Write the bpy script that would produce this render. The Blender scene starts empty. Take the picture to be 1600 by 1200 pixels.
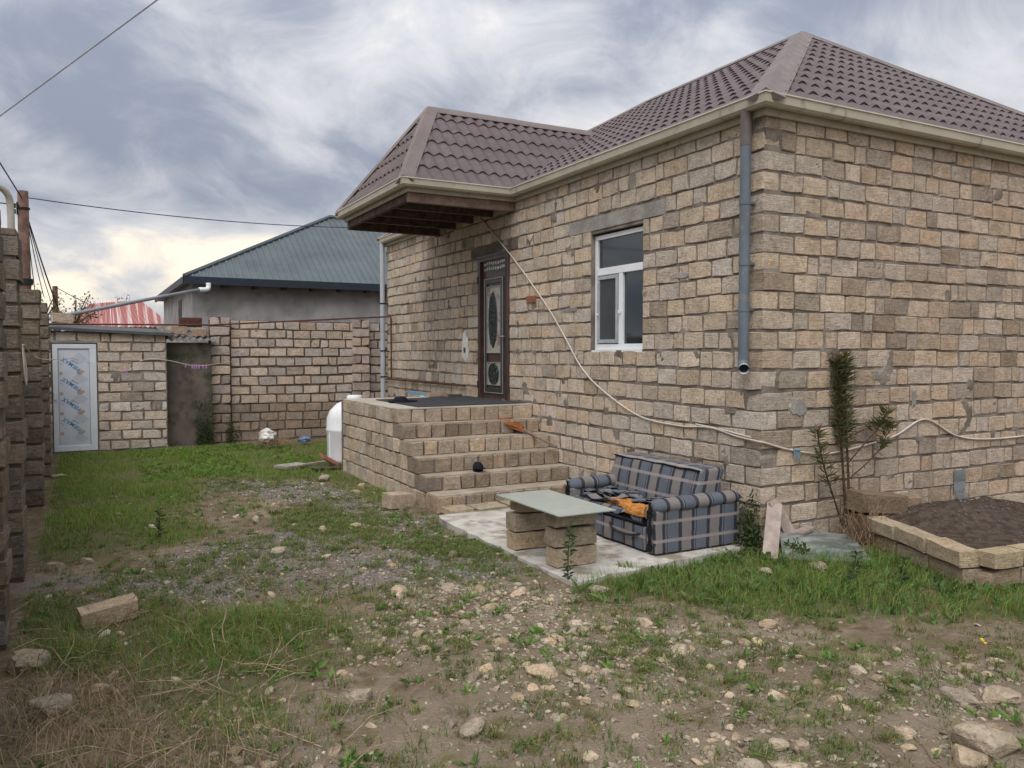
import bpy, bmesh, math, random
import numpy as np
from mathutils import Vector, Matrix
S = bpy.context.scene
COL = S.collection
R = math.radians
# ------------------------------------------------------------------ camera
CAM = Vector((-5.743, -5.639, 1.89)); YAW = R(28.172); PITCH = R(2.291); FPX = 1250.0
cd = bpy.data.cameras.new('camera'); cam = bpy.data.objects.new('camera', cd); COL.objects.link(cam)
cam.location = CAM; cam.rotation_euler = (R(90) - PITCH, 0, -YAW)
cd.sensor_width = 36; cd.lens = FPX / 1600 * 36; cd.clip_start = 0.05; cd.clip_end = 3000
S.camera = cam
# ------------------------------------------------------------------ light
SUN_DIR = Vector((-0.42, -0.44, 0.79)).normalized()
sd = bpy.data.lights.new('sun', 'SUN'); sd.energy = 1.5; sd.angle = R(45); sd.color = (1.0, 0.96, 0.91)
sun = bpy.data.objects.new('sun', sd); COL.objects.link(sun)
sun.rotation_euler = SUN_DIR.to_track_quat('Z', 'Y').to_euler()
S.view_settings.view_transform = 'Standard'; S.view_settings.look = 'None'
S.view_settings.exposure = 0.72; S.view_settings.gamma = 1.0; S.view_settings.use_curve_mapping = False
w = bpy.data.worlds.new('World'); S.world = w; w.use_nodes = True
NT = w.node_tree; NT.nodes.clear()
def wn(t, **k):
    n = NT.nodes.new(t)
    for a, b in k.items(): setattr(n, a, b)
    return n
def wl(a, b): NT.links.new(a, b)
def wmath(op, a, b=None, c=None, clamp=False):
    n = wn('ShaderNodeMath', operation=op, use_clamp=clamp)
    for i, v in enumerate((a, b, c)):
        if v is None: continue
        if isinstance(v, (int, float)): n.inputs[i].default_value = v
        else: wl(v, n.inputs[i])
    return n.outputs[0]
def wmix(f, a, b):
    n = wn('ShaderNodeMix', data_type='RGBA')
    for s, v in ((n.inputs[0], f), (n.inputs[6], a), (n.inputs[7], b)):
        if hasattr(v, 'is_output'): wl(v, s)
        else: s.default_value = v if not isinstance(v, tuple) else (*v, 1)
    return n.outputs[2]
def wramp(f, lo, hi):
    n = wn('ShaderNodeMapRange', interpolation_type='SMOOTHSTEP')
    wl(f, n.inputs[0]); n.inputs[1].default_value = lo; n.inputs[2].default_value = hi
    return n.outputs[0]
SKY_OFF = (8.95472, 50.68403, 1.47406)
def build_sky():
    sky = wn('ShaderNodeTexSky', sky_type='NISHITA'); sky.sun_disc = False
    sky.sun_elevation = math.asin(SUN_DIR.z); sky.sun_rotation = math.atan2(SUN_DIR.x, SUN_DIR.y)
    tc = wn('ShaderNodeTexCoord'); sp = wn('ShaderNodeSeparateXYZ'); wl(tc.outputs['Generated'], sp.inputs[0])
    zz = wmath('ADD', wmath('MAXIMUM', sp.outputs[2], 0.0), 0.50)
    u = wmath('DIVIDE', sp.outputs[0], zz); v = wmath('DIVIDE', sp.outputs[1], zz)
    cb = wn('ShaderNodeCombineXYZ'); wl(u, cb.inputs[0]); wl(v, cb.inputs[1])
    def noise(scale, det, rough, off, dist=0.0):
        mp = wn('ShaderNodeMapping'); wl(cb.outputs[0], mp.inputs[0])
        mp.inputs['Location'].default_value = off; mp.inputs['Rotation'].default_value = (0, 0, R(-35)); mp.inputs['Scale'].default_value = (1.0, 1.05, 1)
        n = wn('ShaderNodeTexNoise'); wl(mp.outputs[0], n.inputs['Vector'])
        n.inputs['Scale'].default_value = scale; n.inputs['Detail'].default_value = det
        n.inputs['Roughness'].default_value = rough; n.inputs['Distortion'].default_value = dist
        return n.outputs['Fac']
    big = noise(1.55, 3, 0.5, SKY_OFF, 0.3)
    fine = noise(5.2, 9, 0.60, (SKY_OFF[1], SKY_OFF[0], 1.0), 0.5)
    thick = wmath('ADD', wmath('MULTIPLY', big, 0.68), wmath('MULTIPLY', fine, 0.32))
    dark = (0.205, 0.230, 0.290); mid = (0.50, 0.50, 0.52); bright = (0.90, 0.79, 0.63)
    c = wmix(wramp(thick, 0.455, 0.62), mid, dark)
    c = wmix(wramp(thick, 0.485, 0.38), c, bright)
    # an overcast sky is brighter overhead than at the horizon
    up = wmath('MULTIPLY_ADD', wmath('MAXIMUM', sp.outputs[2], 0.0), 0.8, 0.78)
    vm = wn('ShaderNodeVectorMath', operation='SCALE'); wl(c, vm.inputs[0]); wl(up, vm.inputs['Scale'])
    b1 = wn('ShaderNodeBackground'); wl(sky.outputs[0], b1.inputs[0]); b1.inputs[1].default_value = 0.05
    b2 = wn('ShaderNodeBackground'); wl(vm.outputs[0], b2.inputs[0]); b2.inputs[1].default_value = 1.0
    mx = wn('ShaderNodeMixShader'); mx.inputs[0].default_value = 0.93
    wl(b1.outputs[0], mx.inputs[1]); wl(b2.outputs[0], mx.inputs[2])
    out = wn('ShaderNodeOutputWorld'); wl(mx.outputs[0], out.inputs[0])
build_sky()
# ------------------------------------------------------------------ helpers
rng = random.Random(11); nrng = np.random.default_rng(5)
def vnoise(x, y, seed=0):
    x = np.asarray(x, float); y = np.asarray(y, float)
    xi = np.floor(x).astype(np.int64); yi = np.floor(y).astype(np.int64); fx = x - xi; fy = y - yi
    fx = fx * fx * (3 - 2 * fx); fy = fy * fy * (3 - 2 * fy)
    def h(a, b):
        n = (a * 374761393 + b * 668265263 + seed * 1442695041) & 0xffffffff
        n = ((n ^ (n >> 13)) * 1274126177) & 0xffffffff
        return ((n ^ (n >> 16)) & 0xffff) / 65535.0
    a = h(xi, yi); b = h(xi + 1, yi); c = h(xi, yi + 1); d = h(xi + 1, yi + 1)
    return (a * (1 - fx) + b * fx) * (1 - fy) + (c * (1 - fx) + d * fx) * fy
def fbm(x, y, seed=0, o=4):
    s = 0; a = 0.5; t = 0
    for i in range(o):
        s = s + a * vnoise(np.asarray(x) * 2 ** i, np.asarray(y) * 2 ** i, seed + i * 17); t += a; a *= 0.5
    return s / t
def tag(o, label=None, cat=None, group=None, kind=None):
    if label: o['label'] = label
    if cat: o['category'] = cat
    if group: o['group'] = group
    if kind: o['kind'] = kind
    return o
def empty(name, loc, label, cat, group=None, rz=0):
    o = bpy.data.objects.new(name, None); COL.objects.link(o); o.location = loc; o.rotation_euler = (0, 0, rz)
    o.empty_display_size = 0.1
    return tag(o, label, cat, group)
def link(name, me, parent=None, loc=None, rot=None, scale=None):
    o = bpy.data.objects.new(name, me); COL.objects.link(o)
    if loc is not None: o.location = loc
    if rot is not None: o.rotation_euler = rot
    if scale is not None: o.scale = scale
    if parent is not None:
        o.parent = parent; o.matrix_parent_inverse = wmat(parent).inverted()   # everything is authored in world space
    return o
def wmat(o):
    m = o.matrix_parent_inverse @ o.matrix_basis
    return wmat(o.parent) @ m if o.parent else o.matrix_basis.copy()
class MB:
    def __init__(s): s.v = []; s.f = []; s.mi = []; s.uv = []; s.m = 0
    def quad(s, *p, uv=None):
        n = len(s.v); s.v += [tuple(q) for q in p]; s.f.append(tuple(range(n, n + len(p)))); s.mi.append(s.m)
        s.uv.append(uv)
        return s
    def box(s, a, b, M=None, bev=0.0):
        x0, y0, z0 = a; x1, y1, z1 = b
        c = [Vector((x, y, z)) for x in (x0, x1) for y in (y0, y1) for z in (z0, z1)]
        if M is not None: c = [M @ q for q in c]
        dx, dy, dz = abs(x1 - x0), abs(y1 - y0), abs(z1 - z0)
        for idx, (du, dv) in (((0, 1, 3, 2), (dz, dy)), ((4, 6, 7, 5), (dy, dz)), ((0, 4, 5, 1), (dx, dz)), ((2, 3, 7, 6), (dz, dx)), ((0, 2, 6, 4), (dy, dx)), ((1, 5, 7, 3), (dx, dy))):
            s.quad(*[c[i] for i in idx], uv=((0, 0), (du, 0), (du, dv), (0, dv)))
        return s
    def tube(s, pts, r, seg=8, cap=True):
        pts = [Vector(p) for p in pts]; rs = r if isinstance(r, (list, tuple)) else [r] * len(pts)
        n0 = len(s.v); up = Vector((0, 0, 1))
        t0 = (pts[1] - pts[0]).normalized()
        a = t0.cross(up)
        if a.length < 1e-3: a = t0.cross(Vector((1, 0, 0)))
        a.normalize()
        for i, p in enumerate(pts):
            t = (pts[min(i + 1, len(pts) - 1)] - pts[max(i - 1, 0)]).normalized()
            a = (a - t * a.dot(t)).normalized(); b = t.cross(a)
            for k in range(seg):
                an = 2 * math.pi * k / seg
                s.v.append(tuple(p + (a * math.cos(an) + b * math.sin(an)) * rs[i]))
        for i in range(len(pts) - 1):
            for k in range(seg):
                k2 = (k + 1) % seg
                s.f.append((n0 + i * seg + k, n0 + i * seg + k2, n0 + (i + 1) * seg + k2, n0 + (i + 1) * seg + k)); s.mi.append(s.m); s.uv.append(None)
        if cap:
            s.f.append(tuple(n0 + k for k in reversed(range(seg)))); s.mi.append(s.m); s.uv.append(None)
            s.f.append(tuple(n0 + (len(pts) - 1) * seg + k for k in range(seg))); s.mi.append(s.m); s.uv.append(None)
        return s
    def mesh(s, name, mats, smooth=False, bevel=0.0):
        me = bpy.data.meshes.new(name); me.from_pydata(s.v, [], s.f)
        if not isinstance(mats, (list, tuple)): mats = [mats]
        for m in mats: me.materials.append(m)
        me.polygons.foreach_set('material_index', s.mi)
        if any(u for u in s.uv):
            l = me.uv_layers.new(name='UVMap'); k = 0
            for f, u in zip(s.f, s.uv):
                for j in range(len(f)):
                    l.data[k].uv = u[j] if u else (0, 0); k += 1
        if smooth: me.polygons.foreach_set('use_smooth', [True] * len(me.polygons))
        if bevel > 0:
            bm = bmesh.new(); bm.from_mesh(me); bmesh.ops.remove_doubles(bm, verts=bm.verts, dist=1e-5)
            bmesh.ops.bevel(bm, geom=list(bm.edges), offset=bevel, segments=2, affect='EDGES', profile=0.6, clamp_overlap=True)
            bm.to_mesh(me); bm.free()
        me.update(); return me
    def build(s, name, mats, parent=None, smooth=False, bevel=0.0):
        return link(name, s.mesh(name, mats, smooth, bevel), parent)
def smooth_path(pts, n=8):
    P = [Vector(p) for p in pts]; out = []
    for i in range(len(P) - 1):
        p0 = P[max(i - 1, 0)]; p1 = P[i]; p2 = P[i + 1]; p3 = P[min(i + 2, len(P) - 1)]
        for k in range(n):
            t = k / n
            out.append(0.5 * ((2 * p1) + (p2 - p0) * t + (2 * p0 - 5 * p1 + 4 * p2 - p3) * t * t + (3 * p1 - p0 - 3 * p2 + p3) * t ** 3))
    out.append(P[-1]); return out
# ------------------------------------------------------------------ materials
class NG:
    def __init__(s, name):
        s.m = bpy.data.materials.new(name); s.m.use_nodes = True; s.t = s.m.node_tree
        s.b = s.t.nodes['Principled BSDF']; s.geo = None
    def n(s, t, **k):
        n = s.t.nodes.new(t)
        for a, b in k.items(): setattr(n, a, b)
        return n
    def l(s, a, b): s.t.links.new(a, b)
    def put(s, sock, v):
        if hasattr(v, 'is_output'): s.l(v, sock)
        elif isinstance(v, tuple) and len(v) == 3 and sock.type == 'RGBA': sock.default_value = (*v, 1)
        else: sock.default_value = v
    def pos(s):
        return s.n('ShaderNodeNewGeometry').outputs['Position']
    def obj(s): return s.n('ShaderNodeTexCoord').outputs['Object']
    def uv(s): return s.n('ShaderNodeTexCoord').outputs['UV']
    def noise(s, vec, scale, det=4, rough=0.55, sc=(1, 1, 1), out='Fac', dist=0):
        if sc != (1, 1, 1):
            m = s.n('ShaderNodeMapping'); s.l(vec, m.inputs[0]); m.inputs['Scale'].default_value = sc; vec = m.outputs[0]
        n = s.n('ShaderNodeTexNoise'); s.l(vec, n.inputs['Vector']); n.inputs['Scale'].default_value = scale
        n.inputs['Detail'].default_value = det; n.inputs['Roughness'].default_value = rough; n.inputs['Distortion'].default_value = dist
        return n.outputs[out]
    def ramp(s, f, lo, hi, a=0.0, b=1.0):
        n = s.n('ShaderNodeMapRange', interpolation_type='SMOOTHSTEP'); s.put(n.inputs[0], f)
        n.inputs[1].default_value = lo; n.inputs[2].default_value = hi; n.inputs[3].default_value = a; n.inputs[4].default_value = b
        return n.outputs[0]
    def mix(s, f, a, b, mode='MIX'):
        n = s.n('ShaderNodeMix', data_type='RGBA', blend_type=mode); s.put(n.inputs[0], f); s.put(n.inputs[6], a); s.put(n.inputs[7], b)
        return n.outputs[2]
    def math(s, op, a, b=None, c=None):
        n = s.n('ShaderNodeMath', operation=op)
        for i, v in enumerate((a, b, c)):
            if v is not None: s.put(n.inputs[i], v)
        return n.outputs[0]
    def bump(s, h, dist=0.01, st=0.6, prev=None):
        n = s.n('ShaderNodeBump'); s.l(h, n.inputs['Height']); n.inputs['Distance'].default_value = dist; n.inputs['Strength'].default_value = st
        if prev is not None: s.l(prev, n.inputs['Normal'])
        s.l(n.outputs[0], s.b.inputs['Normal']); return n.outputs[0]
    def done(s, col=None, rough=0.8, spec=0.3, metal=0.0):
        if col is not None: s.put(s.b.inputs['Base Color'], col)
        s.put(s.b.inputs['Roughness'], rough); s.b.inputs['Specular IOR Level'].default_value = spec; s.b.inputs['Metallic'].default_value = metal
        return s.m
def plain(name, c, rough=0.6, spec=0.3, metal=0.0, var=0.15, scale=8, bump=0.0, bscale=60, dirt=None):
    g = NG(name); p = g.pos(); f = g.noise(p, scale, 5, 0.6)
    col = g.mix(g.ramp(f, 0.3, 0.7), tuple(x * (1 - var) for x in c), tuple(min(1, x * (1 + var)) for x in c))
    if dirt: col = g.mix(g.ramp(g.noise(p, dirt[1], 6, 0.65), dirt[2], dirt[3]), col, dirt[0])
    if bump: g.bump(g.noise(p, bscale, 4, 0.6), bump, 0.7)
    return g.done(col, g.ramp(g.noise(p, scale * 2.3, 3), 0.3, 0.7, max(0.03, rough - 0.08), min(1, rough + 0.08)), spec, metal)
def stone_mat(name, c1, c2, smear=0.25, dark=(0.10, 0.08, 0.06), smear_col=(0.27, 0.25, 0.225)):
    g = NG(name); p = g.pos(); oi = g.n('ShaderNodeObjectInfo')
    add = g.n('ShaderNodeVectorMath', operation='ADD'); sc = g.n('ShaderNodeVectorMath', operation='SCALE')
    sc.inputs[0].default_value = (7.3, 5.1, 9.7); g.l(oi.outputs['Random'], sc.inputs['Scale']); g.l(p, add.inputs[0]); g.l(sc.outputs[0], add.inputs[1])
    v = add.outputs[0]
    at = g.n('ShaderNodeAttribute', attribute_name='tint')
    col = g.mix(g.ramp(g.noise(v, 7, 5, 0.62), 0.30, 0.70), c1, c2)
    str_ = g.noise(v, 1.0, 5, 0.6, (9, 9, 85)); pit = g.noise(v, 120, 3, 0.65); mid = g.noise(v, 30, 5, 0.7)
    col = g.mix(g.ramp(pit, 0.58, 0.72, 0, 0.65), col, dark)
    col = g.mix(g.ramp(str_, 0.56, 0.72, 0, 0.60), col, dark)
    col = g.mix(g.ramp(g.noise(v, 16, 6, 0.72), 0.52, 0.70, 0, 0.5), col, tuple(x * 0.55 for x in c1))
    col = g.mix(g.ramp(g.noise(v, 48, 6, 0.75), 0.50, 0.64, 0, 0.5), col, tuple(x * 0.42 for x in c1))
    col = g.mix(g.ramp(mid, 0.48, 0.68, 0, 0.45), col, tuple(min(1, x * 1.35) for x in c2))
    col = g.mix(1.0, col, at.outputs['Color'], 'MULTIPLY'); col = g.mix(1.0, col, oi.outputs['Color'], 'MULTIPLY')
    col = g.mix(g.ramp(g.noise(p, 2.6, 6, 0.68), 0.60, 0.72, 0, smear), col, smear_col)
    h = g.math('ADD', g.math('MULTIPLY', str_, 0.55), g.math('ADD', g.math('MULTIPLY', mid, 0.8), g.math('MULTIPLY', pit, 0.35)))
    g.bump(h, 0.022, 1.0)
    return g.done(col, 0.95, 0.08)
M = {}
M['stone'] = stone_mat('limestone_block', (0.462, 0.388, 0.318), (0.640, 0.556, 0.468), 0.22)
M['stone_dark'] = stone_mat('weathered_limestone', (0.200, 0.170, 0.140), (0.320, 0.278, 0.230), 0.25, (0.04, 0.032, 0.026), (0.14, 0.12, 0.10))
M['stone_pale'] = stone_mat('pale_limestone', (0.42, 0.36, 0.275), (0.56, 0.50, 0.40), 0.2, (0.12, 0.10, 0.08))
def mortar_mat(name, c1, c2):
    g = NG(name); p = g.pos()
    col = g.mix(g.ramp(g.noise(p, 3.2, 6, 0.65), 0.35, 0.66), c1, c2)
    col = g.mix(g.ramp(g.noise(p, 55, 4, 0.7), 0.5, 0.72, 0, 0.5), col, tuple(x * 0.5 for x in c1))
    h = g.math('ADD', g.noise(p, 28, 5, 0.7), g.math('MULTIPLY', g.noise(p, 140, 2), 0.4)); g.bump(h, 0.015, 0.9)
    return g.done(col, 0.95, 0.1)
M['mortar'] = mortar_mat('mortar', (0.150, 0.126, 0.104), (0.285, 0.258, 0.230))
M['mortar_dark'] = mortar_mat('dark_joint', (0.10, 0.082, 0.066), (0.19, 0.16, 0.13))
M['concrete'] = mortar_mat('grey_concrete', (0.25, 0.235, 0.215), (0.36, 0.345, 0.32))
M['render_grey'] = plain('grey_render', (0.30, 0.295, 0.30), 0.95, 0.1, var=0.2, scale=1.6, bump=0.006, bscale=18, dirt=((0.21, 0.20, 0.20), 2.2, 0.5, 0.7))
M['render_dark'] = plain('stained_render', (0.135, 0.115, 0.098), 0.95, 0.1, var=0.25, scale=1.8, bump=0.006, bscale=20, dirt=((0.05, 0.058, 0.035), 2.4, 0.46, 0.66))
M['slab'] = plain('patio_concrete', (0.45, 0.435, 0.41), 0.92, 0.12, var=0.2, scale=2.2, bump=0.006, bscale=40, dirt=((0.235, 0.205, 0.165), 2.3, 0.46, 0.62))
def roof_mat(name, c, rough=0.5):
    g = NG(name); p = g.pos()
    col = g.mix(g.ramp(g.noise(p, 1.3, 4, 0.6), 0.3, 0.7), tuple(x * 0.88 for x in c), tuple(x * 1.12 for x in c))
    col = g.mix(g.ramp(g.noise(p, 7, 6, 0.7), 0.5, 0.75, 0, 0.35), col, (0.20, 0.17, 0.16))
    return g.done(col, g.ramp(g.noise(p, 5, 4), 0.3, 0.7, rough - 0.08, rough + 0.12), 0.35)
M['roof'] = roof_mat('maroon_metal_tile', (0.089, 0.066, 0.071), 0.5)
M['ridge'] = roof_mat('ridge_flashing', (0.140, 0.114, 0.110), 0.5)
M['gutter'] = plain('cream_gutter', (0.44, 0.41, 0.335), 0.5, 0.35, var=0.07, scale=3, dirt=((0.26, 0.235, 0.19), 5, 0.55, 0.75))
M['fascia'] = plain('cream_fascia', (0.36, 0.33, 0.265), 0.6, 0.3, var=0.08, scale=3, dirt=((0.20, 0.175, 0.14), 6, 0.52, 0.72))
M['wood_dark'] = plain('dark_stained_timber', (0.085, 0.06, 0.05), 0.75, 0.2, var=0.4, scale=12, bump=0.003, bscale=50)
M['wood_beam'] = plain('weathered_timber', (0.17, 0.12, 0.10), 0.8, 0.2, var=0.3, scale=9, bump=0.003, bscale=50)
M['pipe_grey'] = plain('grey_pipe_plastic', (0.115, 0.14, 0.17), 0.5, 0.4, var=0.15, scale=5, dirt=((0.20, 0.20, 0.20), 9, 0.55, 0.72))
M['pipe_light'] = plain('light_grey_pipe', (0.38, 0.42, 0.47), 0.5, 0.35, var=0.08, scale=4)
M['pipe_mid'] = plain('mid_grey_pipe', (0.22, 0.245, 0.265), 0.55, 0.3, var=0.12, scale=4)
M['white'] = plain('white_plastic', (0.72, 0.74, 0.77), 0.35, 0.45, var=0.05, scale=4, dirt=((0.52, 0.51, 0.49), 6, 0.62, 0.8))
M['white_metal'] = plain('off_white_paint', (0.40, 0.385, 0.345), 0.5, 0.35, var=0.1, scale=8, dirt=((0.25, 0.19, 0.14), 12, 0.6, 0.75))
M['cable'] = plain('white_cable_sheath', (0.52, 0.465, 0.42), 0.5, 0.3, var=0.12, scale=10)
M['wire'] = plain('black_wire', (0.03, 0.03, 0.033), 0.6, 0.3)
M['rust'] = plain('rust_red_pipe', (0.085, 0.032, 0.026), 0.7, 0.25, var=0.35, scale=14)
M['black'] = plain('black_plastic', (0.015, 0.016, 0.019), 0.55, 0.3)
M['fabric_black'] = plain('dark_fabric', (0.014, 0.015, 0.022), 0.95, 0.1, bump=0.003, bscale=150)
M['mat'] = plain('charcoal_carpet', (0.055, 0.058, 0.066), 0.98, 0.05, var=0.15, scale=5, bump=0.004, bscale=250)
M['door_brown'] = plain('brown_door_paint', (0.062, 0.034, 0.026), 0.42, 0.4, var=0.3, scale=7, dirt=((0.14, 0.045, 0.028), 3.2, 0.56, 0.72))
M['door_dark'] = plain('dark_door_moulding', (0.03, 0.027, 0.028), 0.4, 0.45, var=0.2)
M['door_edge'] = plain('silvered_moulding', (0.30, 0.33, 0.34), 0.4, 0.5, metal=0.4)
M['frost'] = plain('frosted_door_glass', (0.36, 0.335, 0.30), 0.45, 0.4, var=0.15, scale=9, dirt=((0.20, 0.075, 0.04), 5.5, 0.52, 0.64))
M['iron'] = plain('wrought_iron', (0.05, 0.065, 0.062), 0.45, 0.5, var=0.4, scale=30, metal=0.3)
g = NG('window_glass'); M['glass'] = g.done((0.018, 0.026, 0.03), 0.05, 0.95)
g = NG('insect_screen'); p = g.pos(); M['screen'] = g.done(g.mix(g.ramp(g.noise(p, 3, 3), 0.3, 0.7), (0.045, 0.05, 0.056), (0.065, 0.07, 0.078)), 0.6, 0.3)
g = NG('green_glass'); g.b.inputs['Transmission Weight'].default_value = 0.35
M['table_glass'] = g.done(g.mix(g.ramp(g.noise(g.pos(), 4, 6, 0.65), 0.4, 0.7), (0.50, 0.57, 0.53), (0.56, 0.62, 0.58)), 0.16, 0.5)
g = NG('dusty_glass'); p = g.pos()
M['old_glass'] = g.done(g.mix(g.ramp(g.noise(p, 3.2, 6, 0.65, (1, 2.6, 1)), 0.42, 0.68), (0.10, 0.125, 0.12), (0.27, 0.29, 0.275)), g.ramp(g.noise(p, 5, 4), 0.35, 0.7, 0.14, 0.4), 0.5)
M['plank'] = plain('grey_pink_plank', (0.32, 0.265, 0.24), 0.85, 0.15, var=0.25, scale=6, bump=0.003, bscale=60, dirt=((0.22, 0.16, 0.14), 4, 0.5, 0.7))
M['soil'] = plain('dark_soil', (0.075, 0.058, 0.047), 1.0, 0.05, var=0.35, scale=12, bump=0.03, bscale=30)
M['gravel'] = plain('grey_gravel_chip', (0.11, 0.10, 0.10), 0.9, 0.15, var=0.5, scale=25)
M['navy'] = plain('navy_fascia', (0.018, 0.026, 0.042), 0.5, 0.35)
M['bluegrey'] = plain('blue_grey_roof_sheet', (0.085, 0.108, 0.122), 0.55, 0.3, var=0.12, scale=1.2)
M['foam'] = plain('orange_foam', (0.40, 0.175, 0.045), 0.95, 0.1, var=0.35, scale=14, bump=0.012, bscale=45, dirt=((0.20, 0.09, 0.03), 9, 0.54, 0.7))
M['bluepaint'] = plain('pale_blue_board', (0.20, 0.36, 0.45), 0.7, 0.2)
M['terracotta'] = plain('red_clay', (0.24, 0.10, 0.065), 0.85, 0.15, var=0.25, scale=20)
M['broom'] = plain('orange_straw', (0.34, 0.135, 0.06), 0.9, 0.1, var=0.35, scale=40)
M['broom_handle'] = plain('broom_binding', (0.20, 0.14, 0.12), 0.8, 0.2, var=0.25, scale=20)
M['peg'] = plain('purple_plastic', (0.42, 0.20, 0.46), 0.5, 0.3)
M['bark'] = plain('bark', (0.10, 0.07, 0.05), 0.95, 0.1, var=0.4, scale=30, bump=0.006, bscale=60)
M['pole'] = plain('pole_timber', (0.135, 0.085, 0.07), 0.9, 0.1, var=0.35, scale=5, bump=0.006, bscale=40)
M['zinc'] = plain('galvanised_mesh', (0.30, 0.335, 0.36), 0.45, 0.4, var=0.25, scale=60, metal=0.5)
M['print_blue'] = plain('blue_print', (0.10, 0.24, 0.44), 0.6); M['print_grey'] = plain('grey_print', (0.30, 0.32, 0.36), 0.6); M['print_tan'] = plain('tan_print', (0.40, 0.31, 0.24), 0.6)
M['film'] = plain('door_film', (0.50, 0.54, 0.62), 0.4, 0.4, var=0.05, scale=3)
g = NG('red_striped_sheet'); p = g.pos(); st = g.noise(p, 1.0, 2, 0.5, (9.5, 0.2, 0.2))
M['red'] = g.done(g.mix(g.ramp(st, 0.52, 0.60), (0.33, 0.125, 0.115), (0.48, 0.38, 0.37)), 0.55, 0.3)
def attr_mat(name, rough=0.75, trans=0.0, spec=0.2):
    g = NG(name); at = g.n('ShaderNodeAttribute', attribute_name='tint')
    g.done(at.outputs['Color'], rough, spec)
    if trans:
        tr = g.n('ShaderNodeBsdfTranslucent'); g.l(at.outputs['Color'], tr.inputs['Color']); mx = g.n('ShaderNodeMixShader'); mx.inputs[0].default_value = trans
        g.l(g.b.outputs[0], mx.inputs[1]); g.l(tr.outputs[0], mx.inputs[2]); g.l(mx.outputs[0], g.t.nodes['Material Output'].inputs['Surface'])
    return g.m
M['leaf'] = attr_mat('green_leaf', 0.6, 0.3); M['straw'] = attr_mat('dry_straw', 0.85, 0.1)
def plaid():
    g = NG('plaid_upholstery'); sp = g.n('ShaderNodeSeparateXYZ'); g.l(g.uv(), sp.inputs[0]); p = g.pos()
    wob = g.math('MULTIPLY', g.math('SUBTRACT', g.noise(p, 90, 2), 0.5), 0.012)
    fu = g.math('FRACT', g.math('DIVIDE', g.math('ADD', sp.outputs[0], wob), 0.34)); fv = g.math('FRACT', g.math('DIVIDE', g.math('ADD', sp.outputs[1], 0.03), 0.175))
    cr = g.n('ShaderNodeValToRGB'); cr.color_ramp.interpolation = 'CONSTANT'; g.l(fu, cr.inputs[0]); e = cr.color_ramp.elements
    blue = (0.112, 0.128, 0.156, 1); taupe = (0.188, 0.175, 0.171, 1); dk = (0.040, 0.044, 0.055, 1)
    e[0].position = 0; e[0].color = blue; e[1].position = 0.34; e[1].color = dk
    for pos, c in ((0.46, taupe), (0.80, dk), (0.90, (0.14, 0.155, 0.19, 1)), (0.945, dk), (0.975, blue)):
        q = e.new(pos); q.color = c
    col = g.mix(g.math('MULTIPLY', g.math('LESS_THAN', fv, 0.17), 0.85), cr.outputs[0], (0.29, 0.258, 0.258))
    col = g.mix(g.ramp(g.noise(p, 5, 5, 0.65), 0.5, 0.75, 0, 0.45), col, (0.075, 0.068, 0.064))
    g.bump(g.math('ADD', g.noise(p, 300, 2), g.math('MULTIPLY', g.noise(p, 9, 4), 3.0)), 0.006, 0.5)
    return g.done(col, 0.95, 0.08)
M['plaid'] = plaid()
# ------------------------------------------------------------------ stone blocks
def white_tint(me):
    a = me.color_attributes.new('tint', 'FLOAT_COLOR', 'POINT'); a.data.foreach_set('color', [1.0] * (4 * len(me.vertices)))
def block_geo(L, H, D, r, rough=0.010):
    # a sawn block: front outline of 12 uneven points, bevelled rim, straight sides (44-48 triangles), front looks to -y
    def edge(a, b, n): return [a + (b - a) * (i / n + (r.uniform(-.1, .1) if 0 < i < n else 0)) for i in range(n)]
    nx = 3 if L > 0.28 else 2
    pts = edge(Vector((-L / 2, 0, -H / 2)), Vector((L / 2, 0, -H / 2)), nx) + edge(Vector((L / 2, 0, -H / 2)), Vector((L / 2, 0, H / 2)), 2) + edge(Vector((L / 2, 0, H / 2)), Vector((-L / 2, 0, H / 2)), nx) + edge(Vector((-L / 2, 0, H / 2)), Vector((-L / 2, 0, -H / 2)), 2)
    n = len(pts); v = []
    for p in pts:
        cr = abs(abs(p.x) - L / 2) < 1e-6 and abs(abs(p.z) - H / 2) < 1e-6
        k = r.uniform(0.2, 1.6) * rough * (r.choice((.7, .9, 1.0, 1.1, 2.2)) if cr else 1)
        q = Vector((p.x - math.copysign(min(k, abs(p.x)), p.x) * (1 if abs(abs(p.x) - L / 2) < 1e-6 else 0), 0, p.z - math.copysign(k, p.z) * (1 if abs(abs(p.z) - H / 2) < 1e-6 else 0)))
        v.append(q)
    back = [Vector((q.x, D, q.z)) for q in v]; rim = [Vector((q.x, r.uniform(0.003, 0.008), q.z)) for q in v]
    fr = [Vector((q.x * (1 - 2 * r.uniform(.003, .008) / L), r.uniform(-.003, .003), q.z * (1 - 2 * r.uniform(.003, .008) / H))) for q in v]
    V = back + rim + fr; F = []
    for i in range(n):
        j = (i + 1) % n
        F.append((i, j, n + j, n + i)); F.append((n + i, n + j, 2 * n + j, 2 * n + i))
    F.append(tuple(2 * n + i for i in range(n))); F.append(tuple(reversed(range(n))))
    return V, F
BL, BH, BD = 0.385, 0.178, 0.20
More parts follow.
